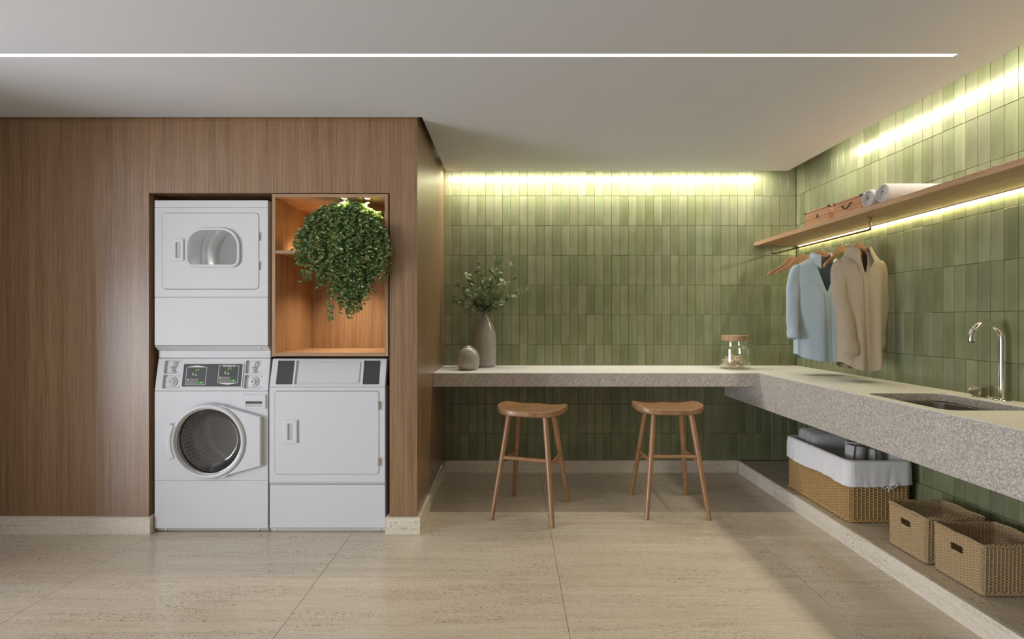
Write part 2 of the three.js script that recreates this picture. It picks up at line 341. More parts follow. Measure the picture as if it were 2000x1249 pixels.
// raised stone plinth along the right wall
{
  const p = struct('trim_1'); p.userData.label = 'low travertine plinth under the side counter';
  const X0 = 1.90, T = 0.02, cut = 2.962;
  for (const [a, b] of [[DW - 0.005, cut], [cut, cut - 2.4], [cut - 2.4, -1.6]]) {
    mk('plinth_front', metric(span(X0, X0 + T, 0, BB, -b - 0.0006, -a + 0.0006, 0.0012), 'y', a * 1.3, 0.2), BASEB, p);
    mk('plinth_top', metric(span(X0 + T + 0.0012, XW + 0.004, 0, BB - 0.0015, -b - 0.0006, -a + 0.0006, 0.001), 'z', a * 0.7, 0.4), FLOOR, p);
  }
}

// ───────────────────────── lamps ─────────────────────────
{
  const t = thing('linear_ceiling_light', 'long slim recessed light line running across the ceiling', 'ceiling light', [0, CE, 0]);
  const dm = (LED.d0 + LED.d1) / 2, xm = (LED.x0 + LED.x1) / 2, L = LED.x1 - LED.x0;
  mk('light_diffuser', span(LED.x0 + 0.0005, LED.x1 - 0.0005, 0.002, 0.008, -LED.d0 - 0.0005, -LED.d1 + 0.0005, 0.0005), glow(rgb(1.0, 0.88, 0.66), 1.35), t);
  mk('light_profile', span(LED.x0 + 0.0005, LED.x1 - 0.0005, 0.009, 0.05, -LED.d0 - 0.0005, -LED.d1 + 0.0005, 0.0005), STEEL, t);
  rectLight('linear_ceiling_light_lamp', WARMWHITE, 4, L, 0.026, [xm, CE + 0.001, -dm], [xm, 0, -dm]);

  const strip = (label, x0, x1, y, d0, d1, I, col) => {
    const s = thing('led_strip_light', label, 'strip light', [(x0 + x1) / 2, y, -(d0 + d1) / 2]);
    const w = x1 - x0, d = Math.abs(d1 - d0);
    mk('light_tape', cbox(w, 0.003, d, 0.0004).translate(0, 0.0025, 0), glow(col, 3), s);
    mk('tape_backing', cbox(w, 0.004, d, 0.0004).translate(0, 0.0061, 0), STEEL, s);
    rectLight(s.name + '_lamp', col, I, w, d, [(x0 + x1) / 2, y + 0.0005, -(d0 + d1) / 2], [(x0 + x1) / 2, 0, -(d0 + d1) / 2]);
  };
  // cove tapes lie on a sloping ledge behind the edge of the ceiling board, facing down and towards the tiles
  const cove = (label, len, wide, pos, n, I) => {
    const s = thing('led_strip_light', label, 'strip light', pos);
    const l = rectLight(s.name + '_lamp', WARM, I, len, wide, [pos[0] + n[0] * 0.0015, pos[1] + n[1] * 0.0015, pos[2] + n[2] * 0.0015], [pos[0] + n[0], pos[1] + n[1], pos[2] + n[2]]);
    const tape = mk('light_tape', cbox(len, wide, 0.0016, 0.0003), glow(WARM, 3), s), back = mk('tape_backing', cbox(len, wide, 0.002, 0.0003), STEEL, s);
    tape.quaternion.copy(l.quaternion); back.quaternion.copy(l.quaternion); back.position.set(-n[0] * 0.0022, -n[1] * 0.0022, -n[2] * 0.0022);
  };
  const ta = 0.2827, tb = 0.03;
  cove('warm light strip in the ceiling cove above the back tile wall', 2.13 - WX - 0.03, 0.024, [(2.13 + WX + 0.03) / 2, 2.508, -4.1800], [0, -Math.cos(ta), -Math.sin(ta)], 134);
  cove('warm light strip in the ceiling cove above the right tile wall', 3.55, 0.014, [2.2545, 2.5095, -1.975], [Math.sin(tb), -Math.cos(tb), 0], 155);
  // added unseen tapes on the ceiling board edge, brightening the tiles above the cove strips
  const edge = (label, len, pos, toWall, I) => {
    const s = thing('led_strip_light', label, 'strip light', pos, toWall === 'x' ? Math.PI / 2 : Math.PI);
    mk('light_tape', cbox(len, 0.008, 0.0012, 0.0003), glow(WARM, 3), s);
    const f = toWall === 'x' ? [1, 0] : [0, -1];
    rectLight(s.name + '_lamp', WARM, I, len, 0.008, [pos[0] + f[0] * 0.001, pos[1], pos[2] + f[1] * 0.001], [pos[0] + f[0], pos[1], pos[2] + f[1]]);
  };
  edge('added slim light tape on the ceiling edge facing the back tile wall', 2.13 - WX - 0.03, [(2.13 + WX + 0.03) / 2, 2.526, -4.1660], 'z', 28);
  edge('added slim light tape on the ceiling edge facing the right tile wall', 3.55, [2.2460, 2.526, -1.975], 'x', 60);
  strip('warm light strip under the long wall shelf', 2.377, 2.3885, 1.8995, 1.0, 4.262, 75, rgb(1.0, 0.88, 0.52));
}

// ───────────────────────── stone counter ─────────────────────────
const CT = 0.9027, CF = 3.697, CX = 1.787;
{
  const t = thing('stone_countertop', 'speckled beige stone counter running along the back and right walls', 'countertop', [0, 0, 0]);
  mk('counter_slab', metric(span(WX + 0.0005, CX - 0.0004, CT - 0.098, CT - 0.0022, -CF, -DW + 0.0015, 0.0006), 'y'), GRANITE, t, 'flamed, flecked stone edge');
  mk('honed_lit_surface', metric(span(WX + 0.0005, CX, CT - 0.002, CT, -CF, -DW + 0.0015, 0.0006), 'y'), HONED_LIT, t, 'smooth top surface paled to stand for the cove light');
  // the deep side run, with a rounded cut-out for the sink
  const s = new THREE.Shape(); const P = [[CX, -0.2], [XW - 0.0015, -0.2], [XW - 0.0015, DW - 0.0015], [CX, DW - 0.0015]];
  s.moveTo(...P[0]); P.slice(1).forEach((p) => s.lineTo(...p));
  const c = rrect(1.85, 2.176, 2.25, 2.69, 0.055); s.holes.push(c);
  const top = new THREE.ExtrudeGeometry(s, { depth: 0.0378, bevelEnabled: false, curveSegments: 8 }).rotateX(-Math.PI / 2).translate(0, CT - 0.04, 0);
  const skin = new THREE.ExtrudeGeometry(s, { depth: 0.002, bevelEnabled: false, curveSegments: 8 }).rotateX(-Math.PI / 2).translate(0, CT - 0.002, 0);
  mk('honed_lit_surface', metric(skin, 'z', 0.2, 0.4), HONED_LIT, t, 'smooth top surface paled to stand for the cove light');
  mk('counter_top', metric(top, 'z'), GRANITE, t);
  mk('counter_apron', metric(span(CX, CX + 0.04, CT - 0.25, CT - 0.0402, 0.2, -DW + 0.0015, 0.0008), 'y', 0.13, 0.21), GRANITE, t);
  mk('counter_underside', metric(span(CX + 0.04, XW - 0.0015, CT - 0.25, CT - 0.23, 0.2, -DW + 0.0015, 0.0008), 'x', 0.5, 0.3), GRANITE, t);
}
// steel sink hung under the cut-out
{
  const t = thing('steel_sink', 'undermount stainless steel sink in the side counter', 'sink', [2.05, CT, -2.433]);
  const w = 0.205, l = 0.262, prof = [[0, 0.0], [0.012, -0.0], [0.012, -0.004]];
  const ring = (k, inset, rad) => { const pts = rrect(-w + inset, -l + inset, w - inset, l - inset, rad).getPoints(8); return pts; };
  const levels = [[-0.041, -0.012, 0.06], [-0.041, 0, 0.06], [-0.05, 0.002, 0.058], [-0.165, 0.008, 0.055], [-0.185, 0.018, 0.05], [-0.193, 0.04, 0.04], [-0.195, 0.12, 0.03]];
  const rings = levels.map(([y, i, r]) => ring(0, i, r).map((p) => [p.x, y, p.y])), n = rings[0].length;
  const bowl = sheet(n - 1, rings.length - 1, (u, v) => rings[Math.round(v * (rings.length - 1))][Math.round(u * (n - 1))]);
  mk('bowl', bowl, SINKSTEEL, t);
  mk('bowl_floor', cbox(0.3, 0.003, 0.4, 0.001).translate(0, -0.196, 0), SINKSTEEL, t);
  const dr = mk('drain', lathe([[0, 0.004], [0.03, 0.004], [0.036, 0.006], [0.042, 0.003], [0.045, 0]], 28).translate(0, -0.194, 0), CHROME, t);
  mk('strainer_knob', lathe([[0, 0.03], [0.008, 0.028], [0.009, 0.022], [0.005, 0.018], [0.005, 0]], 16).translate(0, -0.19, 0), CHROME, dr);
}
// faucet and its separate valve
{
  const t = thing('gooseneck_faucet', 'polished tall gooseneck faucet beside the sink', 'faucet', [2.343, CT, -2.45]);
  mk('base_plate', lathe([[0, 0.006], [0.03, 0.006], [0.0345, 0.004], [0.035, 0]], 36), CHROME, t);
  const pts = [[0, 0.004, 0], [0, 0.1, 0], [0, 0.2, 0], [0, 0.285, 0]]; for (let i = 1; i <= 12; i++) { const a = Math.PI * i / 12 * 1.04; pts.push([-0.0735 + 0.0735 * Math.cos(a), 0.293 + 0.0735 * Math.sin(a), 0]); }
  mk('spout', tube(pts, 0.0135, 72, 20), CHROME, t);
  const e = pts[pts.length - 1];
  mk('aerator', rod([e[0], e[1] - 0.006, 0], [e[0], e[1] + 0.001, 0], 0.0115, 0.0115, 20), IRON, t);
  const v = thing('faucet_valve', 'small polished mixer valve with a pin lever beside the faucet', 'faucet valve', [2.335, CT, -2.555]);
  mk('base_plate', lathe([[0, 0.005], [0.026, 0.005], [0.03, 0.003], [0.0305, 0]], 32), CHROME, v);
  mk('body', cbox(0.052, 0.052, 0.05, 0.006).translate(0.004, 0.0315, 0), CHROME, v);
  const kn = mk('knob', rod([-0.022, 0.032, 0.004], [-0.042, 0.032, 0.012], 0.022, 0.022, 28), CHROME, v);
  mk('lever_pin', merge([rod([-0.03, 0.036, 0.01], [-0.075, 0.042, 0.026], 0.003, 0.003, 10), new THREE.SphereGeometry(0.0042, 10, 8).translate(-0.075, 0.042, 0.026)]), CHROME, kn);
}

// ───────────────────────── wall shelf and rail ─────────────────────────
const SH = { x0: 2.037, y0: 1.908, y1: 1.938 };
{
  const t = thing('wall_shelf', 'long oak shelf on the right tile wall', 'shelf', [SH.x0, SH.y0, -2.2]);
  mk('board', metric(span(0, XW - 0.001 - SH.x0, 0, SH.y1 - SH.y0, 2.4, -DW + 2.2015, 0.0012), 'z', 0.2, 0.1), OAK, t);
  const r = thing('hanging_rail', 'thin bronze clothes rail under the wall shelf', 'clothes rail', [2.16, SH.y0, 0]);
  const y = -0.075, a = 4.245, b = 3.085, k = 0.03;
  mk('rail', tube([[0, -0.002, -a], [0, y + k, -a], [0, y + 0.007, -a + 0.007], [0, y, -a + k], [0, y, -3.9], [0, y, -3.5], [0, y, -b - k], [0, y + 0.007, -b - 0.007], [0, y + k, -b], [0, -0.002, -b]], 0.0062, 90, 12), BRONZE, r);
  for (const d of [a, b]) mk('flange', lathe([[0.0075, -0.006], [0.0125, -0.0055], [0.017, -0.003], [0.0175, -0.0005]], 24).translate(0, 0, -d), BRONZE, r);
}

// ───────────────────────── open cabinet in the recess ─────────────────────────
{
  const X0 = -1.446, X1 = -0.746, Y0 = 1.068, Y1 = 2.047, T = 0.0205, F = WF, B = 3.645;
  const t = thing('open_cabinet', 'open oak cabinet box above the wide dryer', 'cabinet', [0, 0, 0]);
  const p = (n, g, grain, a = 0, b = 0) => mk(n, metric(g, grain, a, b), OAK, t);
  p('side_panel', span(X0, X0 + T, Y0, Y1, -F, -B, 0.001), 'y', 0.3, 0);
  p('side_panel', span(X1 - T, X1, Y0, Y1, -F, -B, 0.001), 'y', 0.7, 0);
  p('top_panel', span(X0 + T, X1 - T, Y1 - T, Y1, -F, -B, 0.001), 'x', 0.1, 0);
  p('bottom_panel', span(X0 + T, X1 - T, Y0, Y0 + T, -F, -B, 0.001), 'x', 0.4, 0);
  p('back_panel', span(X0 + T, X1 - T, Y0 + T, Y1 - T, -B + 0.012, -B, 0.0005), 'y', 0.05, 0.5);
  p('shelf', span(X0 + T, X1 - T, 1.688, 1.708, -F - 0.002, -B + 0.0125, 0.001), 'x', 0.22, 0.3);
  for (const [x, y, d, I] of [[-1.22, Y1 - T, 3.36, 3.2], [-1.02, Y1 - T, 3.115, 2.6], [-0.88, Y1 - T, 3.115, 2.6], [-1.09, 1.688, 3.36, 1.8]]) {  // the two front ones at the top are added to brighten the plant
    const dl = mk('downlight', lathe([[0.018, -0.0005], [0.026, -0.003], [0.03, -0.003], [0.031, -0.0002]], 24).translate(x, y, -d), STEEL, t);
    mk('lens', lathe([[0, -0.0012], [0.018, -0.0012]], 24).translate(x, y, -d), glow(rgb(1, 0.8, 0.5), 2.5), dl);
    const s = new THREE.SpotLight(rgb(1.0, 0.80, 0.54), I, 0, y > 1.9 && d > 3.2 ? 0.85 : 1.05, 0.7, 2);
    s.name = 'cabinet_downlight'; s.position.set(x, y - 0.006, -d); s.target.position.set(x, 0, -d); s.shadow.radius = 1; s.castShadow = true; scene.add(s, s.target);
  }
}

// ───────────────────────── laundry machines ─────────────────────────
const MF = 3.09; // depth of the machine fronts
function shell(t, w, y0, y1, dep, parts) { // sides, back, top and bottom of a cabinet behind its front plates
  const h = w / 2, k = 0.012, z0 = -0.0202;
  mk('cabinet_shell', merge([
    span(-h, -h + k, y0, y1, z0, -dep, 0.001), span(h - k, h, y0, y1, z0, -dep, 0.001),
    span(-h + k, h - k, y0, y1, -dep + k, -dep, 0.001), span(-h + k, h - k, y1 - k, y1, z0, -dep + k, 0.001), span(-h + k, h - k, y0, y0 + k, z0, -dep + k, 0.001)]), WHITE, t);
}
function grip(t, x0, x1, y0, y1, sx0, sx1, sy0, sy1, proud, name = 'handle') { // raised plate with a slanted finger slot
  const s = hole(rrect(x0, y0, x1, y1, 0.004), rrect(sx0, sy0, sx1, sy1, 0.003));
  const g = mk(name, plate(s, proud + 0.001, 0.0018, 6).translate(0, 0, proud), WHITE, t);
  const tall = sy1 - sy0 > sx1 - sx0, mx = (sx0 + sx1) / 2, my = (sy0 + sy1) / 2;
  mk('grip_slot', tall ? span(mx - (sx1 - sx0) * 0.5, mx - (sx1 - sx0) * 0.12, sy0, sy1, 0.0015, 0.0002, 0.0003) : span(sx0, sx1, my, sy1, 0.0015, 0.0002, 0.0003), SCREENGREY, g);
  mk('grip_bar', tall ? cbox((sx1 - sx0) * 0.5, sy1 - sy0, 0.006, 0.001).rotateY(0.35).translate(mx + (sx1 - sx0) * 0.2, my, 0.003) : cbox(sx1 - sx0, (sy1 - sy0) * 0.5, 0.006, 0.001).rotateX(0.35).translate(mx, my - (sy1 - sy0) * 0.2, 0.003), WHITE2, g);
  return g;
}
const screw = (x, y, z) => merge([lathe([[0.0001, 0.004], [0.004, 0.0034], [0.006, 0.001], [0.0062, 0]], 14).rotateX(Math.PI / 2).translate(x, y, z)]);

// tumble dryer on top of the washer
{
  const t = thing('tumble_dryer', 'white tumble dryer with small rounded window stacked on the washer', 'dryer', [-1.8155, 1.0995, -MF]);
  const w = 0.683, h = w / 2, b = 1.0995, Y = (v) => v - b, k = 0.012, top = 2.01;
  mk('cabinet_shell', merge([span(-h, -h + k, Y(1.133), Y(top), -0.0202, -0.66, 0.001), span(h - k, h, Y(1.133), Y(top), -0.0202, -0.66, 0.001), span(-h + k, h - k, Y(1.133), Y(top), -0.648, -0.66, 0.001), span(-h + k, h - k, Y(top) - k, Y(top), -0.0202, -0.648, 0.001)]), WHITE, t);
  // chamfered base
  const cs = new THREE.Shape(); cs.moveTo(-0.034, 0.0005); cs.lineTo(0, 0.032); cs.lineTo(-0.66, 0.032); cs.lineTo(-0.66, 0.0005);
  mk('base', new THREE.ExtrudeGeometry(cs, { depth: w - 0.001, bevelEnabled: false }).rotateY(-Math.PI / 2).translate(h - 0.0005, 0, 0), WHITE, t);
  mk('lid', plate(rrect(-h, Y(1.967), h, Y(top), 0.003), 0.02, 0.0015), WHITE, t);
  const D = { x0: -0.2945, x1: 0.2875, y0: Y(1.4745), y1: Y(1.933) };
  mk('front_panel', plate(hole(rrect(-h, Y(1.4255), h, Y(1.9655), 0.003), rrect(D.x0 - 0.0022, D.y0 - 0.0022, D.x1 + 0.0022, D.y1 + 0.0022, 0.024)), 0.02, 0.0012), WHITE, t);
  mk('lower_panel', plate(rrect(-h, Y(1.133), h, Y(1.424), 0.003), 0.02, 0.0015), WHITE, t);
  const W = { x0: -0.1473, x1: 0.1788, y0: Y(1.605), y1: Y(1.8444) }, win = (i) => rrect(W.x0 + i, W.y0 + i, W.x1 - i, W.y1 - i, 0.05 - i, 0.115 - i);
  const door = mk('door', plate(hole(rrect(D.x0, D.y0, D.x1, D.y1, 0.022), win(0.01)), 0.014, 0.0018, 16).translate(0, 0, 0.0025), WHITE, t);
  mk('door_seal', plate(hole(rrect(D.x0 - 0.01, D.y0 - 0.01, D.x1 + 0.01, D.y1 + 0.01, 0.024), win(0)), 0.003, 0, 16).translate(0, 0, -0.0205), SCREENGREY, t);
  mk('window_frame', plate(hole(win(0), win(0.016)), 0.024, 0.005, 16).translate(0, 0, 0.016), WHITE, door);
  mk('window_pane', new THREE.ShapeGeometry(win(0.012), 16).translate(0, 0, 0.004), PANE, door);
  grip(t, -0.2372, -0.162, Y(1.6445), Y(1.7755), -0.208, -0.179, Y(1.662), Y(1.754), 0.011);
  for (const y of [1.788, 1.612]) mk('hinge', cbox(0.007, 0.05, 0.008, 0.0015).translate(0.289, Y(y) + 0.002, 0.006), WHITE2, t);
  for (const x of [-0.277, 0.288]) mk('screw', screw(x, 0.016, -0.014), STEEL, t);
  // drum seen through the window
  mk('drum', new THREE.LatheGeometry([[0.245, -0.02], [0.255, -0.06], [0.262, -0.1], [0.268, -0.19], [0.258, -0.2], [0.258, -0.215], [0.268, -0.225], [0.27, -0.33], [0.26, -0.34], [0.26, -0.36], [0.27, -0.37], [0.27, -0.43], [0.2, -0.44]].map((p) => new THREE.Vector2(p[0], p[1])), 56).rotateX(Math.PI / 2).translate(0.0, Y(1.72), 0), BRUSHED, t);
  mk('drum_lamp', new THREE.SphereGeometry(0.012, 14, 10).translate(0.12, Y(1.9), -0.06), glow(rgb(1, 0.98, 0.95), 2), t);  // added lamp, out of sight, to brighten the drum behind the window
  const dlamp = new THREE.PointLight(rgb(1, 0.98, 0.95), 0.06, 0, 2); dlamp.name = 'added_drum_light'; dlamp.position.set(-1.8155 + 0.12, 1.9, -MF - 0.06); dlamp.castShadow = true; scene.add(dlamp);
  mk('drum_back', lathe([[0, 0], [0.205, 0]], 48).rotateX(Math.PI / 2).translate(0, Y(1.72), -0.44), WHITE2, t);
}
// display print of the washer (flat print on a screen)
function displayTexture() {
  const c = document.createElement('canvas'); c.width = 1024; c.height = 420; const g = c.getContext('2d');
  g.fillStyle = '#3a3b3a'; g.fillRect(0, 0, 1024, 420);
  const panel = (x, roofTop) => {
    const w = 345, y0 = roofTop ? 58 : 32, y1 = roofTop ? 385 : 350;
    g.strokeStyle = '#dcdcdc'; g.lineWidth = 8; g.fillStyle = '#dcdcdc';
    g.strokeRect(x, y0, w, y1 - y0);
    g.beginPath();
    if (roofTop) { g.moveTo(x - 4, y0); g.lineTo(x + w / 2, y0 - 36); g.lineTo(x + w + 4, y0); } else { g.moveTo(x - 4, y1); g.lineTo(x + w / 2, y1 + 36); g.lineTo(x + w + 4, y1); }
    g.closePath(); g.fill();
    g.fillStyle = '#9bd322'; g.font = 'italic bold 64px monospace'; g.fillText('31', x + 145, y0 + 78);
    g.fillStyle = '#c8d23a'; g.fillRect(x + 108, y0 + 102, 18, 26);
    g.fillStyle = '#cfcfcf'; g.beginPath(); g.moveTo(x + 117, y0 + 120); g.lineTo(x + 98, y0 + 150); g.lineTo(x + 136, y0 + 150); g.fill();
    g.beginPath(); g.moveTo(x + 168, y0 + 122); g.lineTo(x + 150, y0 + 160); g.lineTo(x + 186, y0 + 160); g.fill();
    for (let r = 0; r < 2; r++) for (let k = 0; k < 2; k++) {
      const bx = x + 22 + k * 98, by = y1 - 110 + r * 52; g.strokeStyle = '#bdbdbd'; g.lineWidth = 5; g.strokeRect(bx, by, 88, 36);
      g.fillStyle = '#a8a8a8'; for (let m = 0; m < 3; m++) g.fillRect(bx + 12 + m * 25, by + 10, 14, 16);
    }
    g.fillStyle = '#d6d83a'; g.fillRect(x + 26, y1 - 106, 22, 28);
    g.fillStyle = '#2fae3c'; g.fillRect(x + 222, y1 - 58, 92, 36); g.fillStyle = '#b9d83a'; g.fillRect(x + 262, y1 - 54, 18, 28);
  };
  panel(52, true); panel(610, false);
  g.fillStyle = '#3a3b3a'; g.fillRect(660, 8, 240, 44);
  g.fillStyle = '#f0f0f0'; g.font = 'bold 50px serif'; g.fillText('Huebsch', 674, 48);
  const t = new THREE.CanvasTexture(c); t.colorSpace = THREE.SRGBColorSpace; return t;
}
// front loading washer
{
  const t = thing('washing_machine', 'white front-loading washer with round glass door and control display', 'washing machine', [-1.8155, 0, -MF]);
  const w = 0.683, h = w / 2, CY = 0.56, CXo = -0.002, hole1 = new THREE.Path(); hole1.absarc(CXo, CY, 0.203, 0, Math.PI * 2, false);
  const k = 0.012;
  mk('cabinet_shell', merge([span(-h, -h + k, 0.012, 0.8575, -0.0202, -0.66, 0.001), span(h - k, h, 0.012, 0.8575, -0.0202, -0.66, 0.001), span(-h + k, h - k, 0.012, 1.0, -0.648, -0.66, 0.001), span(-h + k, h - k, 0.012, 0.024, -0.0202, -0.648, 0.001)]), WHITE, t);
  mk('front_panel', plate(hole(rrect(-h, 0.3185, h, 0.8575, 0.003), hole1), 0.02, 0.0015, 32), WHITE, t);
  mk('lower_panel', plate(rrect(-h, 0.03, h, 0.317, 0.003), 0.02, 0.0015), WHITE, t);
  const lp = new THREE.Shape(); lp.moveTo(-0.022, 0.006); lp.lineTo(-0.004, 0.029); lp.lineTo(-0.05, 0.029); lp.lineTo(-0.05, 0.006);
  mk('toe_lip', new THREE.ExtrudeGeometry(lp, { depth: w - 0.004, bevelEnabled: false }).rotateY(-Math.PI / 2).translate(h - 0.002, 0, 0), WHITE2, t);
  for (const x of [-0.279, 0.28]) mk('screw', screw(x, 0.017, -0.012), STEEL, t);
  for (const x of [-0.29, 0.29]) for (const z of [-0.08, -0.58]) mk('foot', rod([x, 0, z], [x, 0.012, z], 0.02, 0.02, 16), BLACK, t);
  mk('top_strip', metric(span(-h, h, 1.0555, 1.099, -0.036, -0.66, 0.0012)), WHITE, t);
  // sloping control console
  const L = 0.1985, rec = (x0, x1, y0, y1) => rrect(x0, y0, x1, y1, 0.004);
  let cs = rrect(-h, 0.001, h, L - 0.001, 0.003);
  for (const s of [[-0.299, -0.195], [0.195, 0.299]]) { cs = hole(cs, rec(s[0], s[1], 0.105, 0.183)); cs = hole(cs, rec(s[0], s[1], 0.0155, 0.0955)); }
  const con = mk('control_console', merge([plate(cs, 0.014, 0.0015, 6), span(-h + 0.002, h - 0.002, 0.003, L - 0.003, -0.0142, -0.05, 0.001)]), WHITE, t);
  con.position.set(0, 0.8585, 0); con.rotation.x = -Math.atan2(0.035, 0.1954);
  for (const x of [-0.247, 0.247]) {
    const y = 0.144; // coin slide: little lever on a base
    mk('coin_lever', merge([tube([[x - 0.004, y - 0.026, -0.006], [x - 0.006, y - 0.01, -0.001], [x - 0.002, y + 0.004, 0.001], [x + 0.006, y + 0.018, 0], [x + 0.003, y + 0.03, -0.003], [x - 0.003, y + 0.026, -0.004]], 0.0045, 24, 8), cbox(0.026, 0.007, 0.012, 0.002).translate(x - 0.003, y - 0.028, -0.007), new THREE.SphereGeometry(0.006, 12, 8).translate(x - 0.016, y - 0.002, -0.004), rod([x - 0.016, y - 0.002, -0.005], [x, y, -0.003], 0.003)]), WHITE2, con);
    const lk = mk('coin_lock', lathe([[0, 0.014], [0.012, 0.014], [0.016, 0.011], [0.018, 0.007], [0.026, 0.006], [0.03, 0.004], [0.031, 0]], 32).rotateX(Math.PI / 2).translate(x, 0.0555, -0.0138), WHITE2, con);
    mk('keyhole', rod([x - 0.006, 0.055, 0.0005], [x - 0.006, 0.055, 0.0012], 0.0038, 0.0038, 14), BLACK, con);
    for (const [a, b] of [[-1, 1], [1, 1], [-1, -1], [1, -1]]) mk('screw', screw(x + a * 0.041, 0.0555 + b * 0.031, -0.0138), WHITE2, con);
  }
  mk('display_frame', plate(hole(rrect(-0.186, 0.0195, 0.186, 0.1685, 0.008), rrect(-0.178, 0.026, 0.178, 0.162, 0.004)), 0.006, 0.0015, 6).translate(0, 0, 0.005), WHITE, con);
  const dg = new THREE.PlaneGeometry(0.357, 0.137).translate(0, 0.094, 0.0015);
  mk('display', dg, new THREE.MeshPhysicalMaterial({ map: displayTexture(), roughness: 0.4 }), con);
  // detergent drawer
  const dr = grip(t, 0.1885, 0.3316, 0.7514, 0.8365, 0.211, 0.311, 0.7665, 0.796, 0.007, 'detergent_drawer');
  // door: ring, tinted bowl glass, handle, hinge cover
  const ring = [[0.2, -0.018], [0.196, 0.0], [0.1965, 0.018], [0.199, 0.027], [0.203, 0.0315], [0.209, 0.033], [0.216, 0.0315], [0.2225, 0.026], [0.226, 0.016], [0.2275, 0.0], [0.2275, -0.0003]];
  const door = mk('door_ring', new THREE.LatheGeometry(ring.map((p) => new THREE.Vector2(p[0], p[1])), 80).rotateX(Math.PI / 2).translate(CXo, CY, 0.008), WHITE, t);
  mk('bright_rim', new THREE.TorusGeometry(0.1945, 0.0026, 10, 80).translate(CXo, CY, 0.022), CHROME, door);
  mk('door_glass', lathe([[0, -0.05], [0.13, -0.049], [0.16, -0.038], [0.18, -0.014], [0.195, 0.02]], 56).rotateX(Math.PI / 2).translate(CXo, CY, 0), SMOKE, door);
  const arc = new THREE.Shape(), a0 = Math.PI * 0.855, a1 = Math.PI * 1.145;
  arc.absarc(CXo, CY, 0.2485, a0, a1, false); arc.absarc(CXo, CY, 0.213, a1, a0, true);
  mk('door_handle', new THREE.ExtrudeGeometry(arc, { depth: 0.026, bevelEnabled: true, bevelThickness: 0.007, bevelSize: 0.007, bevelOffset: -0.007, bevelSegments: 4, curveSegments: 24 }).translate(0, 0, 0.014), WHITE, door);
  const hs = new THREE.Shape(); hs.moveTo(CXo + 0.06, CY + 0.2195); hs.lineTo(0.311, CY + 0.147); hs.lineTo(0.311, CY - 0.148); hs.lineTo(CXo + 0.06, CY - 0.2195); hs.absarc(CXo, CY, 0.2265, -1.305, 1.305, false);
  mk('hinge_cover', new THREE.ExtrudeGeometry(hs, { depth: 0.018, bevelEnabled: true, bevelThickness: 0.006, bevelSize: 0.005, bevelOffset: -0.005, bevelSegments: 3, curveSegments: 32 }).translate(0, 0, 0.004), WHITE, t);
  // drum with rows of perforations
  const dz = -0.03, dl = 0.32, rd = 0.235;
  const drum = mk('drum', new THREE.LatheGeometry([[0.2, 0], [0.212, -0.012], [0.206, -0.02], [0.214, -0.03], [rd, -0.06], [rd, -0.16], [rd - 0.008, -0.17], [rd, -0.18], [rd, -dl + 0.03], [rd - 0.03, -dl], [0, -dl - 0.01]].map((p) => new THREE.Vector2(p[0], p[1])), 72).rotateX(Math.PI / 2).translate(CXo, CY, dz), DRUM, t);
  const holes = [], hg = new THREE.CircleGeometry(0.0048, 8);
  for (let i = 0; i < 60; i++) for (let j = 0; j < 9; j++) {
    if (i % 20 > 17 || j === 4) continue;
    const a = i / 60 * Math.PI * 2, z = dz - 0.078 - j * 0.026, m = new THREE.Matrix4().lookAt(new THREE.Vector3(), new THREE.Vector3(Math.cos(a), Math.sin(a), 0), new THREE.Vector3(0, 0, 1));
    m.setPosition(CXo + Math.cos(a) * (rd - 0.0012), CY + Math.sin(a) * (rd - 0.0012), z + (i % 2) * 0.013); holes.push(hg.clone().applyMatrix4(m));
  }
  const ho = mk('perforations', merge(holes), BLACK, drum); ho.userData.kind = 'stuff';
  for (let i = 0; i < 3; i++) { // lifters
    const a = (i / 3 + 0.12) * Math.PI * 2, g = cbox(0.034, 0.06, 0.2, 0.012).translate(0, rd - 0.02, dz - 0.185).rotateZ(a); mk('lifter', g.translate(CXo, CY, 0), DRUM, drum);
  }
}
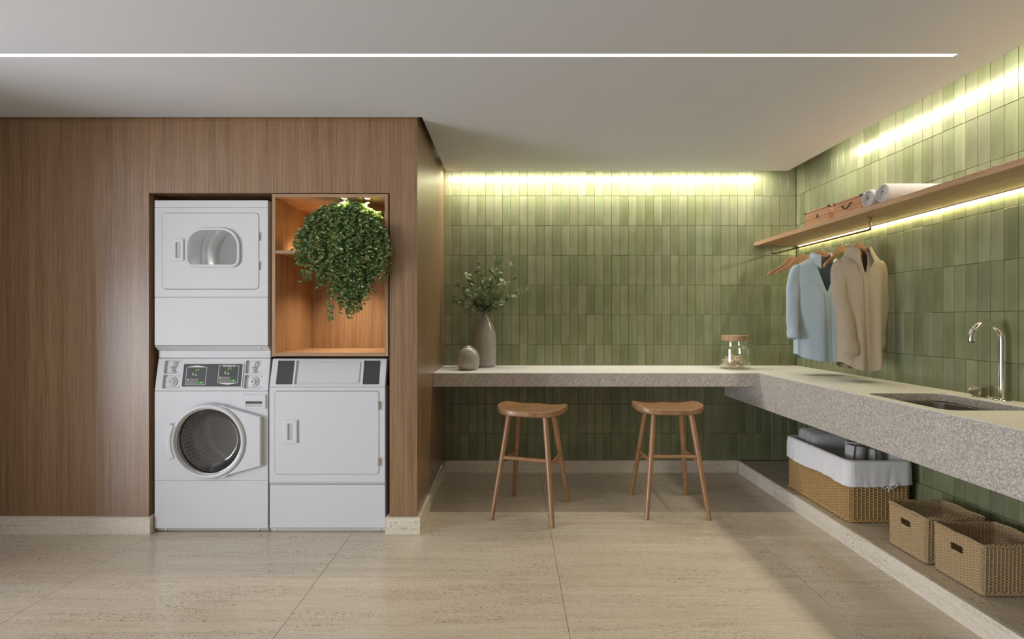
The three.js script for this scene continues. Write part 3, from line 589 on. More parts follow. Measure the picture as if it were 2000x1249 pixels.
// second, wider dryer with a plain door
{
  const t = thing('wide_dryer', 'white dryer with plain solid door below the open cabinet', 'dryer', [-1.1155, 0, -MF]);
  const w = 0.698, h = w / 2, k = 0.012;
  mk('cabinet_shell', merge([span(-h, -h + k, 0.012, 0.88, -0.0202, -0.66, 0.001), span(h - k, h, 0.012, 0.88, -0.0202, -0.66, 0.001), span(-h + k, h - k, 0.012, 1.04, -0.648, -0.66, 0.001), span(-h + k, h - k, 0.012, 0.024, -0.0202, -0.648, 0.001), span(-h, h, 1.036, 1.05, -0.047, -0.66, 0.001)]), WHITE, t);
  mk('front_panel', plate(hole(rrect(-h, 0.308, h, 0.881, 0.003), rrect(-0.3162, 0.3548, 0.3142, 0.8592, 0.018)), 0.02, 0.0012), WHITE, t);
  mk('door_seal', plate(rrect(-0.33, 0.34, 0.33, 0.87, 0.018), 0.003, 0).translate(0, 0, -0.0205), SCREENGREY, t);
  mk('lower_panel', plate(rrect(-h, 0.03, h, 0.292, 0.003), 0.02, 0.002).translate(0, 0, -0.004), WHITE, t);
  mk('drip_ledge', cbox(w, 0.009, 0.02, 0.003).translate(0, 0.3025, -0.006), WHITE2, t);
  const lp = new THREE.Shape(); lp.moveTo(-0.02, 0.004); lp.lineTo(-0.006, 0.029); lp.lineTo(-0.05, 0.029); lp.lineTo(-0.05, 0.004);
  mk('toe_lip', new THREE.ExtrudeGeometry(lp, { depth: w - 0.004, bevelEnabled: false }).rotateY(-Math.PI / 2).translate(h - 0.002, 0, 0), WHITE2, t);
  for (const x of [-0.315, 0.315]) for (const z of [-0.08, -0.58]) mk('foot', rod([x, 0, z], [x, 0.012, z], 0.02, 0.02, 16), BLACK, t);
  for (const x of [-0.316, 0.316]) mk('screw', screw(x, 0.016, -0.011), STEEL, t);
  mk('door', plate(rrect(-0.314, 0.357, 0.312, 0.857, 0.016), 0.014, 0.0018, 8).translate(0, 0, 0.0025), WHITE, t);
  grip(t, -0.258, -0.178, 0.545, 0.684, -0.234, -0.2045, 0.566, 0.663, 0.012);
  for (const y of [0.771, 0.432]) mk('hinge', cbox(0.013, 0.05, 0.01, 0.002).translate(0.311, y, 0.007), STEEL, t);
  const L = 0.175; let cs = rrect(-h, 0.001, h, L - 0.001, 0.003);
  const Q = [[-0.312, -0.213], [-0.2, 0.2], [0.213, 0.312]];
  for (const [a, b] of Q) cs = hole(cs, rrect(a, 0.017, b, 0.163, 0.004));
  const con = mk('console', merge([plate(cs, 0.01, 0.0018, 5), span(-h + 0.002, h - 0.002, 0.003, L - 0.003, -0.0102, -0.05, 0.001)]), WHITE, t);
  con.position.set(0, 0.882, 0); con.rotation.x = -Math.atan2(0.045, 0.169);
  for (const [a, b] of [Q[0], Q[2]]) mk('dark_inset', span(a + 0.001, b - 0.001, 0.018, 0.162, -0.004, -0.0101, 0.0008), SCREENGREY, con);
  mk('name_plate', span(Q[1][0] + 0.012, Q[1][1] - 0.012, 0.027, 0.153, -0.0045, -0.0101, 0.001), WHITE2, con);
}

// ───────────────────────── stools ─────────────────────────
function makeStool(label, pos, turn) {
  const t = thing('bar_stool', label, 'stool', pos, turn, 'wooden bar stools at the counter');
  const N = 56, M = 12, H = 0.715, TH = 0.048;
  const out = (a) => { const c = Math.cos(a), s = Math.sin(a), front = s > 0, p = front ? 2.5 : 5, bz = front ? 0.175 : 0.148; return 1 / Math.pow(Math.pow(Math.abs(c) / 0.232, p) + Math.pow(Math.abs(s) / bz, p), 1 / p); };
  const topY = (x, z) => { const b = Math.exp(-(((Math.abs(x) - 0.105) / 0.075) ** 2)) * Math.exp(-(((z + 0.02) / 0.13) ** 2)), e = Math.max(0, Math.abs(x) / 0.232); return H - 0.012 - 0.013 * b + 0.014 * e ** 3 - 0.006 * sat((z - 0.05) / 0.12); };
  const prof = []; for (let i = 0; i <= M; i++) prof.push([i / M * 0.97, 'top']);
  const seat = sheet(N, M + 6, (u, v) => {
    const a = u * Math.PI * 2, R0 = out(a), k = Math.round(v * (M + 6)), dir = [Math.cos(a), Math.sin(a)];
    const at = (f) => [dir[0] * R0 * f, dir[1] * R0 * f];
    let x, z, y;
    if (k <= M) { [x, z] = at(Math.max(0.002, k / M) * 0.972); y = topY(x, z); }
    else { const e = topY(dir[0] * R0, dir[1] * R0); const st = [[0.99, e - 0.0025], [1.0, e - 0.009], [1.0, e - 0.03], [0.985, e - 0.04], [0.93, H - 0.006 - TH], [0.002, H - 0.006 - TH]][k - M - 1]; [x, z] = at(st[0]); y = Math.max(st[1], H - 0.006 - TH); }
    return [x, y, z, z * 1.0, x];
  });
  mk('seat', seat, HONEY, t);
  const legs = []; // tops and feet
  for (const [sx, sz] of [[-1, 1], [1, 1], [1, -1], [-1, -1]]) {
    const a = [sx * 0.122, 0.672, sz * 0.105 + 0.005], f = [sx * 0.2, 0.004, sz * 0.234];
    legs.push([a, f]);
    const g = merge([rod([f[0], 0.0, f[2]], [f[0] + (a[0] - f[0]) * 0.006, 0.005, f[2] + (a[2] - f[2]) * 0.006], 0.0135, 0.0143, 16), rod(f, a, 0.0145, 0.0195, 18)]);
    const uv = g.attributes.uv, p = g.attributes.position; for (let i = 0; i < uv.count; i++) uv.setXY(i, uv.getX(i) * 0.11 + sx * 0.3 + sz * 0.1, p.getY(i));
    mk('leg', g, HONEY, t);
  }
  const on = (k, y) => { const [a, f] = legs[k], s = (y - f[1]) / (a[1] - f[1]); return [f[0] + (a[0] - f[0]) * s, y, f[2] + (a[2] - f[2]) * s]; };
  const bar = (i, j, y0, y1, r) => { const g = rod(on(i, y0), on(j, y1), r, r, 12), uv = g.attributes.uv, p = g.attributes.position; for (let q = 0; q < uv.count; q++) uv.setXY(q, uv.getX(q) * 0.08, p.getX(q) + p.getZ(q)); mk('stretcher', g, HONEY, t); };
  bar(0, 1, 0.388, 0.388, 0.0125); bar(3, 2, 0.297, 0.297, 0.011); bar(0, 3, 0.352, 0.352, 0.011); bar(1, 2, 0.352, 0.352, 0.011);
  return t;
}
makeStool('wooden bar stool nearer the cabinet wall, turned to the right', [0.133, 0, -3.457], -18 * Math.PI / 180);
makeStool('wooden bar stool nearer the lined basket, set square to the counter', [1.073, 0, -3.528], -0.02);

// ───────────────────────── things on the counter ─────────────────────────
const ceramic = (() => { const n = pnoise(40, 30, 501), m = pnoise(8, 40, 502); return texture(256, 256, (u, v) => { const k = 0.92 + 0.1 * n(u, v) + 0.06 * m(u, v); return [0.37 * k, 0.325 * k, 0.295 * k]; }, true, 1, 1); })();
const CERAMIC = new THREE.MeshPhysicalMaterial({ map: ceramic, roughness: 0.2, clearcoat: 0.5, clearcoatRoughness: 0.15 });
{
  const prof = (p) => new THREE.SplineCurve(p.map((q) => new THREE.Vector2(q[0], q[1]))).getPoints(48).map((q) => [Math.max(0.0005, q.x), q.y]);
  const v = thing('tall_vase', 'tall taupe glazed bottle vase holding eucalyptus', 'vase', [-0.222, CT, -4.203]);
  mk('body', lathe([[0.0005, 0], [0.07, 0], ...prof([[0.078, 0.002], [0.088, 0.012], [0.0915, 0.03], [0.0925, 0.08], [0.0935, 0.16], [0.0925, 0.22], [0.084, 0.29], [0.062, 0.345], [0.038, 0.388], [0.0225, 0.413], [0.0175, 0.424], [0.0172, 0.43]]), [0.0145, 0.4305], [0.013, 0.424], [0.015, 0.40]], 56), CERAMIC, v);
  mk('ring_line', merge([0.108, 0.116].map((y) => new THREE.TorusGeometry(0.0932, 0.0006, 6, 64).rotateX(Math.PI / 2).translate(0, y, 0))), CERAMIC, v);
  const s = thing('round_vase', 'small round taupe glazed vase in front of the tall one', 'vase', [-0.336, CT, -3.945]);
  mk('body', lathe([[0.0005, 0], [0.052, 0], ...prof([[0.06, 0.002], [0.074, 0.014], [0.0835, 0.04], [0.0868, 0.075], [0.082, 0.112], [0.066, 0.145], [0.044, 0.167], [0.028, 0.178], [0.0215, 0.184], [0.021, 0.1875]]), [0.018, 0.1865], [0.016, 0.176]], 52), CERAMIC, s);
}
// leaf blades: slightly cupped, with a fold along the midrib
function leafGeo(w, l, cup) {
  return sheet(4, 4, (u, v) => { const s = (u - 0.5) * 2, k = Math.sin(Math.PI * Math.pow(v * 0.94 + 0.03, 0.72)); return [s * w / 2 * k, cup * (s * s * w - Math.sin(Math.PI * v) * l * 0.3), v * l]; });
}
const leafNoise = (() => { const a = pnoise(12, 12, 601), b = pnoise(40, 40, 602); return (c, s) => texture(64, 64, (u, v) => { const k = 0.85 + 0.25 * a(u, v) + 0.1 * b(u, v) - 0.12 * Math.exp(-(((u - 0.5) / 0.05) ** 2)); return [c[0] * k, c[1] * k, c[2] * k]; }); })();
const leafMat = (c, rough = 0.55) => new THREE.MeshPhysicalMaterial({ map: leafNoise(c), roughness: rough, transmission: 0.4, thickness: 0, side: THREE.DoubleSide });
const EUCA = [leafMat([0.29, 0.37, 0.20]), leafMat([0.36, 0.45, 0.25]), leafMat([0.19, 0.26, 0.125])];
const STEM = new THREE.MeshStandardMaterial({ color: rgb(0.14, 0.11, 0.05), roughness: 0.8 });
{
  const mouth = [-0.222, CT + 0.42, -4.203], variants = [leafGeo(0.048, 0.048, 0.2), leafGeo(0.054, 0.055, 0.15), leafGeo(0.04, 0.044, 0.25), leafGeo(0.058, 0.054, 0.1)];
  const tips = [[0.10, 0.47, 0.06], [0.20, 0.43, 0.04], [0.245, 0.30, 0.09], [0.33, 0.22, 0.06], [-0.05, 0.42, 0.05], [-0.14, 0.34, 0.10], [-0.23, 0.25, 0.06], [-0.25, 0.12, 0.10], [-0.17, 0.08, 0.15], [0.15, 0.10, 0.15], [0.02, 0.28, 0.17], [-0.08, 0.24, 0.16], [0.12, 0.24, 0.14], [0.08, 0.36, 0.1], [-0.12, 0.19, 0.13]];
  const P = new THREE.Vector3(), T = new THREE.Vector3();
  tips.forEach(([tx, ty, tz], si) => {
    const t = thing('eucalyptus_sprig', 'leafy green eucalyptus sprig in the tall taupe vase', 'sprig', mouth, 0, 'eucalyptus sprigs in the tall vase');
    const a = si * 2.4, r0 = 0.007;
    const c = new THREE.CatmullRomCurve3([new THREE.Vector3(Math.cos(a) * r0, -0.01, Math.sin(a) * r0), new THREE.Vector3(tx * 0.12 + Math.cos(a) * r0 * 0.6, 0.05, tz * 0.12 + Math.sin(a) * r0 * 0.6), new THREE.Vector3(tx * 0.5, ty * 0.62, tz * 0.55), new THREE.Vector3(tx, ty, tz)]);
    mk('stem', new THREE.TubeGeometry(c, 18, 0.0017, 5), STEM, t);
    const n = 13 + Math.floor(rnd() * 6);
    for (let i = 0; i < n; i++) {
      const f = 0.3 + 0.7 * (i + 0.4) / n; c.getPoint(f, P); c.getTangent(f, T);
      const dir = new THREE.Vector3(rr(-1, 1), rr(-0.5, 0.9), rr(-0.6, 1)).normalize().addScaledVector(T, 0.35).normalize();
      const m = mk('leaf', variants[Math.floor(rnd() * 4)], EUCA[rnd() < 0.45 ? 0 : rnd() < 0.5 ? 1 : 2], t);
      const q = P.clone(); m.position.copy(q);
      m.quaternion.setFromUnitVectors(new THREE.Vector3(0, 0, 1), dir); m.rotateZ(rr(0, 6.28)); m.scale.setScalar(rr(0.8, 1.2));
      m.updateMatrix(); const tip = new THREE.Vector3(0, 0, 0.055).applyMatrix4(m.matrix);
      if (mouth[2] + tip.z < -4.295) m.quaternion.setFromUnitVectors(new THREE.Vector3(0, 0, 1), new THREE.Vector3(dir.x, dir.y, Math.abs(dir.z)).normalize());
    }
  });
}
// storage jar with wooden pegs
{
  const J = [1.753, CT, -4.03], t = thing('glass_jar', 'glass storage jar with wooden lid holding clothes pegs', 'jar', J);
  const o = [[0.0005, 0.0], [0.1, 0.0], [0.111, 0.004], [0.1155, 0.014], [0.1155, 0.158], [0.112, 0.167], [0.104, 0.1705], [0.0985, 0.174], [0.097, 0.18], [0.097, 0.222]], th = 0.0032;
  const i = [[0.0938, 0.222], [0.0938, 0.179], [0.0958, 0.172], [0.1015, 0.1675], [0.1095, 0.163], [0.1122, 0.156], [0.1122, 0.016], [0.107, 0.0075], [0.0005, 0.006]];
  mk('glass_body', lathe([...o, ...i], 56), JARGLASS, t);
  const lid = metric(lathe([[0.0005, 0.2195], [0.0925, 0.2195], [0.0925, 0.2225], [0.0975, 0.2225], [0.1, 0.225], [0.1, 0.26], [0.0975, 0.2635], [0.0005, 0.264]], 48), 'x', 0.3, 0.2);
  lid.computeVertexNormals(); mk('lid', lathe([[0.0005, 0.2195], [0.0925, 0.2195], [0.0925, 0.2225], [0.0975, 0.2225], [0.1, 0.225], [0.1, 0.26], [0.0975, 0.2635], [0.0005, 0.264]], 48), OAK, t);
  // one peg: two tapered legs and a wire spring
  const PEG = new THREE.MeshStandardMaterial({ color: rgb(0.80, 0.64, 0.47), roughness: 0.7 });
  const proto = new THREE.Group();
  const half = (s) => { const g = cbox(0.0052, 0.074, 0.0095, 0.001), p = g.attributes.position; for (let k = 0; k < p.count; k++) p.setX(k, p.getX(k) + s * (0.0032 + Math.max(0, p.getY(k)) * 0.045)); g.computeVertexNormals(); return metric(g, 'y', s, 0); };
  mk('peg_leg', half(-1), PEG, proto); mk('peg_leg', half(1), PEG, proto);
  mk('spring', new THREE.TorusGeometry(0.0046, 0.0012, 5, 10).rotateY(Math.PI / 2), STEEL, proto);
  let count = 0;
  for (let k = 0; k < 72; k++) {
    const layer = Math.floor(k / 18), a = rnd() * Math.PI * 2, r = Math.sqrt(rnd()) * (layer > 2 ? 0.05 : 0.066), c = proto.clone();
    c.name = numbered('clothes_peg'); tag(c, 'pale wooden clothes peg heaped inside the glass jar', 'clothes peg', 'wooden pegs in the glass jar');
    c.position.set(J[0] + Math.cos(a) * r, J[1] + 0.022 + layer * 0.021 + rr(0, 0.01), J[2] + Math.sin(a) * r);
    c.rotation.set(Math.PI / 2 + rr(-0.6, 0.6), rr(-0.4, 0.4), rr(0, 6.28)); scene.add(c);
    c.updateMatrixWorld(true); const bx = new THREE.Box3().setFromObject(c); // keep it inside the glass
    if (bx.min.y < J[1] + 0.0075) c.position.y += J[1] + 0.0075 - bx.min.y;
    for (let it = 0; it < 12; it++) {
      c.updateMatrixWorld(true); let worst = 0; const e = new THREE.Vector3();
      for (const s of [-0.038, 0.038]) { e.set(0, s, 0).applyMatrix4(c.matrixWorld); worst = Math.max(worst, Math.hypot(e.x - J[0], e.z - J[2])); }
      if (worst < 0.101) break; const f = 0.85; c.position.x = J[0] + (c.position.x - J[0]) * f; c.position.z = J[2] + (c.position.z - J[2]) * f;
    }
    count++;
  }
}

// ───────────────────────── trailing plant in the open cabinet ─────────────────────────
{
  const C = [-1.03, 1.7085, -3.29], t = thing('trailing_plant', 'bushy trailing green plant spilling over the cabinet shelf', 'plant', C);
  mk('pot', lathe([[0.0005, 0], [0.06, 0], [0.066, 0.004], [0.08, 0.095], [0.083, 0.1], [0.079, 0.102], [0.074, 0.09], [0.0005, 0.086]], 32), new THREE.MeshStandardMaterial({ color: rgb(0.10, 0.085, 0.07), roughness: 0.8 }), t);
  const lv = [leafGeo(0.027, 0.03, 0.3), leafGeo(0.031, 0.033, 0.2), leafGeo(0.022, 0.026, 0.35)];
  const lists = [[], [], []], stems = [], P = new THREE.Vector3(), T = new THREE.Vector3(), M4 = new THREE.Matrix4(), Q = new THREE.Quaternion();
  const free = (p) => { // world position free of the cabinet boards and inside its opening or in front of it
    const X = p.x + C[0], Y = p.y + C[1], d = -(p.z + C[2]);
    if (d > 3.06) { if (X < -1.405 || X > -0.785 || Y > 2.005 || d > 3.60) return false; if (Y < 1.722 && Y > 1.675) return false; if (Y <= 1.675) return false; }
    return X > -1.40 && X < -0.70;
  };
  for (let k = 0; k < 118; k++) {
    const lat = k < 96 ? rr(-1, 1) : rr(-0.4, 0.6), front = rr(0, 1);
    const hang = k % 5 !== 0;
    let pts;
    if (hang) { // over the shelf edge and down
      const x1 = lat * 0.265 + 0.03, rise = rr(0.10, 0.24) * (1 - 0.4 * lat * lat), zf = rr(0.238, 0.275);
      const len = (0.08 + 0.35 * Math.pow(Math.max(0, 1 - Math.abs(lat - 0.12) / 1.05), 1.35)) * rr(0.45, 1.1) + (rnd() < 0.12 ? 0.09 : 0);
      pts = [[rr(-0.05, 0.05), 0.09, rr(-0.05, 0.05)], [x1 * 0.35, 0.10 + rise * 0.7, 0.06], [x1 * 0.75, 0.08 + rise, zf * 0.6], [x1, 0.03 + rise * 0.4, zf], [x1 * 1.04 + rr(-0.02, 0.02), -len * 0.5, zf + rr(-0.01, 0.02)], [x1 * 1.0 + rr(-0.04, 0.04), -len, zf + rr(-0.01, 0.02)]];
    } else { const a = rr(0, 6.28), r = rr(0.08, 0.24); pts = [[0, 0.09, 0], [Math.cos(a) * r * 0.4, rr(0.15, 0.25), Math.sin(a) * r * 0.4], [Math.cos(a) * r, rr(0.14, 0.26), Math.sin(a) * r * 0.8], [Math.cos(a) * r * 1.25, rr(0.02, 0.16), Math.sin(a) * r]]; }
    const c = new THREE.CatmullRomCurve3(pts.map((p) => new THREE.Vector3(...p))), L = c.getLength(), n = Math.round(L / 0.024);
    if (pts.every((p) => free(new THREE.Vector3(...p)))) stems.push(new THREE.TubeGeometry(c, 24, 0.0011, 4));
    for (let i = 2; i <= n; i++) {
      c.getPointAt(i / n, P); c.getTangentAt(i / n, T);
      for (let e = 0; e < 2; e++) {
        const dir = new THREE.Vector3(rr(-1, 1), rr(-0.75, 0.35), rr(-0.35, 1)).normalize().addScaledVector(T, 0.3).normalize();
        if (!free(P) || !free(P.clone().addScaledVector(dir, 0.028))) continue;
        Q.setFromUnitVectors(new THREE.Vector3(0, 0, 1), dir); const up = new THREE.Quaternion().setFromAxisAngle(dir, rr(-0.7, 0.7)); Q.premultiply(up);
        const s = rr(0.7, 1.12) * (i > n - 3 ? 0.8 : 1); M4.compose(P, Q, new THREE.Vector3(s, s, s));
        lists[rnd() < 0.5 ? 0 : rnd() < 0.55 ? 1 : 2].push(lv[Math.floor(rnd() * 3)].clone().applyMatrix4(M4));
      }
    }
  }
  mk('vines', merge(stems), STEM, t).userData.kind = 'stuff';
  const cols = [[0.25, 0.36, 0.13], [0.41, 0.50, 0.20], [0.16, 0.27, 0.11]];
  lists.forEach((l, i) => { mk('foliage', merge(l), leafMat(cols[i], 0.42), t).userData.kind = 'stuff'; });
}

// ───────────────────────── cloth ─────────────────────────
const terry = (() => { const a = pnoise(128, 128, 701), b = pnoise(64, 64, 702), c = pnoise(9, 9, 703); return { bump: texture(256, 256, (u, v) => 0.6 * a(u, v) + 0.4 * b(u, v), false, 0.14, 0.14), map: texture(256, 256, (u, v) => { const k = 0.8 + 0.22 * a(u, v) + 0.1 * (c(u, v) - 0.5); return [0.80 * k, 0.79 * k, 0.78 * k]; }, true, 0.14, 0.14) }; })();
const TERRY = new THREE.MeshPhysicalMaterial({ map: terry.map, color: rgb(0.84, 0.79, 0.74), bumpMap: terry.bump, bumpScale: 0.004, roughness: 1, sheen: 0.4, sheenRoughness: 0.6, side: THREE.DoubleSide });
const TERRY2 = TERRY.clone(); TERRY2.color = rgb(0.86, 0.86, 0.87);
const weaveTex = (() => { const a = pnoise(160, 160, 711), b = pnoise(12, 14, 712), h = pnoise(4, 200, 713), v2 = pnoise(200, 4, 714); return { map: texture(512, 512, (u, v) => { const k = 0.84 + 0.12 * a(u, v) + 0.12 * b(u, v) + 0.06 * h(u, v) + 0.06 * v2(u, v); return [k, k, k]; }, true, 0.4, 0.4), bump: texture(256, 256, (u, v) => 0.5 * a(u, v) + 0.25 * h(u, v) + 0.25 * v2(u, v), false, 0.2, 0.2) }; })();
const cloth = (c, bs = 0.0006) => new THREE.MeshPhysicalMaterial({ map: weaveTex.map, color: rgb(...c), bumpMap: weaveTex.bump, bumpScale: bs, roughness: 0.95, side: THREE.DoubleSide });
const BLUE = cloth([0.43, 0.52, 0.575]), BEIGE = cloth([0.42, 0.345, 0.26], 0.003), LINER = cloth([0.86, 0.86, 0.87]);

// rolled towel: a spiral band, thick and rounded, swept along local x
function rollGeo(r, len, turns = 3.4, th = 0.013) {
  const pts = [], N = Math.round(turns * 26), r0 = 0.006;
  for (let i = 0; i <= N; i++) { const f = i / N, a = f * turns * Math.PI * 2 + 0.6, q = r0 + (r - th * 0.5 - r0) * f; pts.push([Math.cos(a) * q, Math.sin(a) * q, Math.cos(a), Math.sin(a)]); }
  const h = th * 0.46, prof = [[-len / 2, -h], [-len / 2 + 0.001, h * 0.4], [-len / 2 + 0.006, h], [0, h], [len / 2 - 0.006, h], [len / 2 - 0.001, h * 0.4], [len / 2, -h]];
  const outer = sheet(N, prof.length - 1, (u, v) => { const p = pts[Math.round(u * N)], q = prof[Math.round(v * (prof.length - 1))]; return [q[0], p[0] + p[2] * q[1], p[1] + p[3] * q[1], q[0], u * turns * 0.2]; });
  const inner = sheet(N, 1, (u, v) => { const p = pts[Math.round(u * N)]; return [(v - 0.5) * len, p[0] - p[2] * h, p[1] - p[3] * h, (v - 0.5) * len, u * turns * 0.2]; });
  const cap = sheet(3, 1, (u, v) => { const p = pts[N]; return [(v - 0.5) * len, p[0] + p[2] * h * (1 - 2 * u), p[1] + p[3] * h * (1 - 2 * u) + 0.003 * Math.sin(Math.PI * u), v * len, u * 0.02]; });
  return merge([outer, inner, cap]);
}
{
  const a = thing('rolled_towel', 'pale rolled towel on the wall shelf beside the wooden boxes', 'towel', [2.215, SH.y1 + 0.0575, -2.966], 0, 'rolled towels on the shelf');
  const m = mk('towel', rollGeo(0.0575, 0.31), TERRY, a); m.rotation.x = 2.4;
  const b = thing('rolled_towel', 'pale rolled towel on the wall shelf farthest from the wooden boxes', 'towel', [2.217, SH.y1 + 0.059, -2.846], 0, 'rolled towels on the shelf');
  const n = mk('towel', rollGeo(0.059, 0.32, 3.6), TERRY, b); n.rotation.x = 0.9;
}
// wooden boxes on the shelf
{
  const box = (label, pos, w, h, l, extra) => {
    const t = thing('wooden_box', label, 'box', pos, 0, 'wooden boxes on the shelf'), hx = w / 2, hz = l / 2, k = 0.009;
    const board = (g, gr) => mk('board', metric(g, gr, rr(0, 1), rr(0, 1)), PINE, t);
    const m = h * 0.5;
    for (const [y0, y1] of [[0, m - 0.0006], [m + 0.0006, h - 0.012]]) {
      board(span(-hx, -hx + k, y0, y1, hz, -hz, 0.0012), 'z'); board(span(hx - k, hx, y0, y1, hz, -hz, 0.0012), 'z');
      board(span(-hx + k, hx - k, y0, y1, hz, hz - k, 0.0012), 'x'); board(span(-hx + k, hx - k, y0, y1, -hz + k, -hz, 0.0012), 'x');
    }
    mk('lid', metric(span(-hx - 0.002, hx, h - 0.011, h, hz + 0.002, -hz - 0.002, 0.0015), 'z', 0.3, 0.6), PINE, t);
    const c = []; for (const z of [-1, 1]) c.push(span(-hx - 0.0035, -hx + 0.012, h - 0.013, h + 0.0015, z * hz + z * 0.0035, z * hz - z * 0.012, 0.001));
    c.forEach((g) => mk('corner_bracket', g, IRON, t));
    for (const z of [-1, 1]) for (let y = 0.012; y < h - 0.02; y += 0.012) mk('nail', rod([-hx - 0.0008, y, z * (hz - 0.005)], [-hx + 0.001, y, z * (hz - 0.005)], 0.0014, 0.0014, 8), IRON, t);
    extra(t, hx, hz, h); return t;
  };
  box('wooden box with dark square plate on the shelf, nearer the back wall', [2.235, SH.y1 + 0.0002, -3.53], 0.27, 0.113, 0.275, (t, hx, hz, h) => mk('lock_plate', cbox(0.003, 0.024, 0.02, 0.0008).translate(-hx - 0.0014, h * 0.55, 0.01), IRON, t));
  box('wooden box with curved dark drop handle next to the rolled towels', [2.232, SH.y1 + 0.0002, -3.205], 0.27, 0.106, 0.265, (t, hx, hz, h) => { const y = h * 0.62; mk('drop_handle', tube([[-hx - 0.002, y + 0.004, -0.05], [-hx - 0.006, y + 0.006, -0.042], [-hx - 0.008, y - 0.006, -0.03], [-hx - 0.01, y - 0.018, -0.012], [-hx - 0.01, y - 0.018, 0.012], [-hx - 0.008, y - 0.004, 0.03], [-hx - 0.006, y + 0.008, 0.042], [-hx - 0.002, y + 0.006, 0.05]], 0.0032, 40, 8), IRON, t); });
}
// ───────────────────────── hangers and shirts ─────────────────────────
const HANG = wmat(pine, 0.5, 0.0002, { color: rgb(0.92, 0.9, 0.9) });
const RAILY = SH.y0 - 0.075;
function hanger(label, d, turn, kx = 1, ky = 1) {
  const t = thing('clothes_hanger', label, 'hanger', [2.16, RAILY + 0.0065, -d], turn, 'wooden hangers on the rail');
  const s = new THREE.Shape(), top = -0.068; // arms drop from the neck in an S to rounded ends
  const up = [[0, top], [0.03, top - 0.006], [0.06, top - 0.028], [0.1, top - 0.066], [0.14, top - 0.093], [0.178, top - 0.113], [0.198, top - 0.13]], low = [[0.205, top - 0.146], [0.196, top - 0.15], [0.186, top - 0.138], [0.168, top - 0.13], [0.13, top - 0.115], [0.09, top - 0.091], [0.05, top - 0.062], [0.02, top - 0.047], [0, top - 0.044]];
  const R1 = [...up, ...low], all = [...R1, ...R1.slice(1, -1).reverse().map(([x, y]) => [-x, y])];
  s.moveTo(...all[0]); s.splineThru(all.slice(1, 7).map((p) => new THREE.Vector2(...p))); s.splineThru(all.slice(7, 16).map((p) => new THREE.Vector2(...p))); s.splineThru(all.slice(16, 24).map((p) => new THREE.Vector2(...p))); s.splineThru([...all.slice(24), all[0]].map((p) => new THREE.Vector2(...p)));
  mk('arms', metric(new THREE.ExtrudeGeometry(s, { depth: 0.008, bevelEnabled: true, bevelThickness: 0.003, bevelSize: 0.003, bevelOffset: -0.003, bevelSegments: 2, curveSegments: 5 }).translate(0, 0, -0.004), 'x', rr(0, 1), rr(0, 1)).translate(0, -top, 0).scale(kx, ky, 1).translate(0, top, 0), HANG, t);
  const pts = [[0, top - 0.01, 0], [0, -0.05, 0], [0.004, -0.036, 0], [0.0185, -0.019, 0]]; for (let i = 0; i <= 8; i++) { const a = -0.35 + i / 8 * 3.5; pts.push([Math.cos(a) * 0.0195, -0.013 + 0.0155 * Math.sin(a), 0].map((v, k) => k === 1 ? v : v)); }
  mk('hook', tube(pts, 0.0015, 44, 7), STEEL, t); return t;
}
hanger('empty wooden hanger nearest the back wall', 3.93, 0.05);
hanger('empty wooden hanger just behind the blue shirt', 3.79, -0.06);
hanger('wooden hanger inside the pale blue shirt', 3.576, 0.0);
hanger('empty wooden hanger between the blue and beige shirts', 3.352, 0.5);
hanger('wooden hanger inside the beige shirt', 3.186, -0.05, 0.5, 0.95);

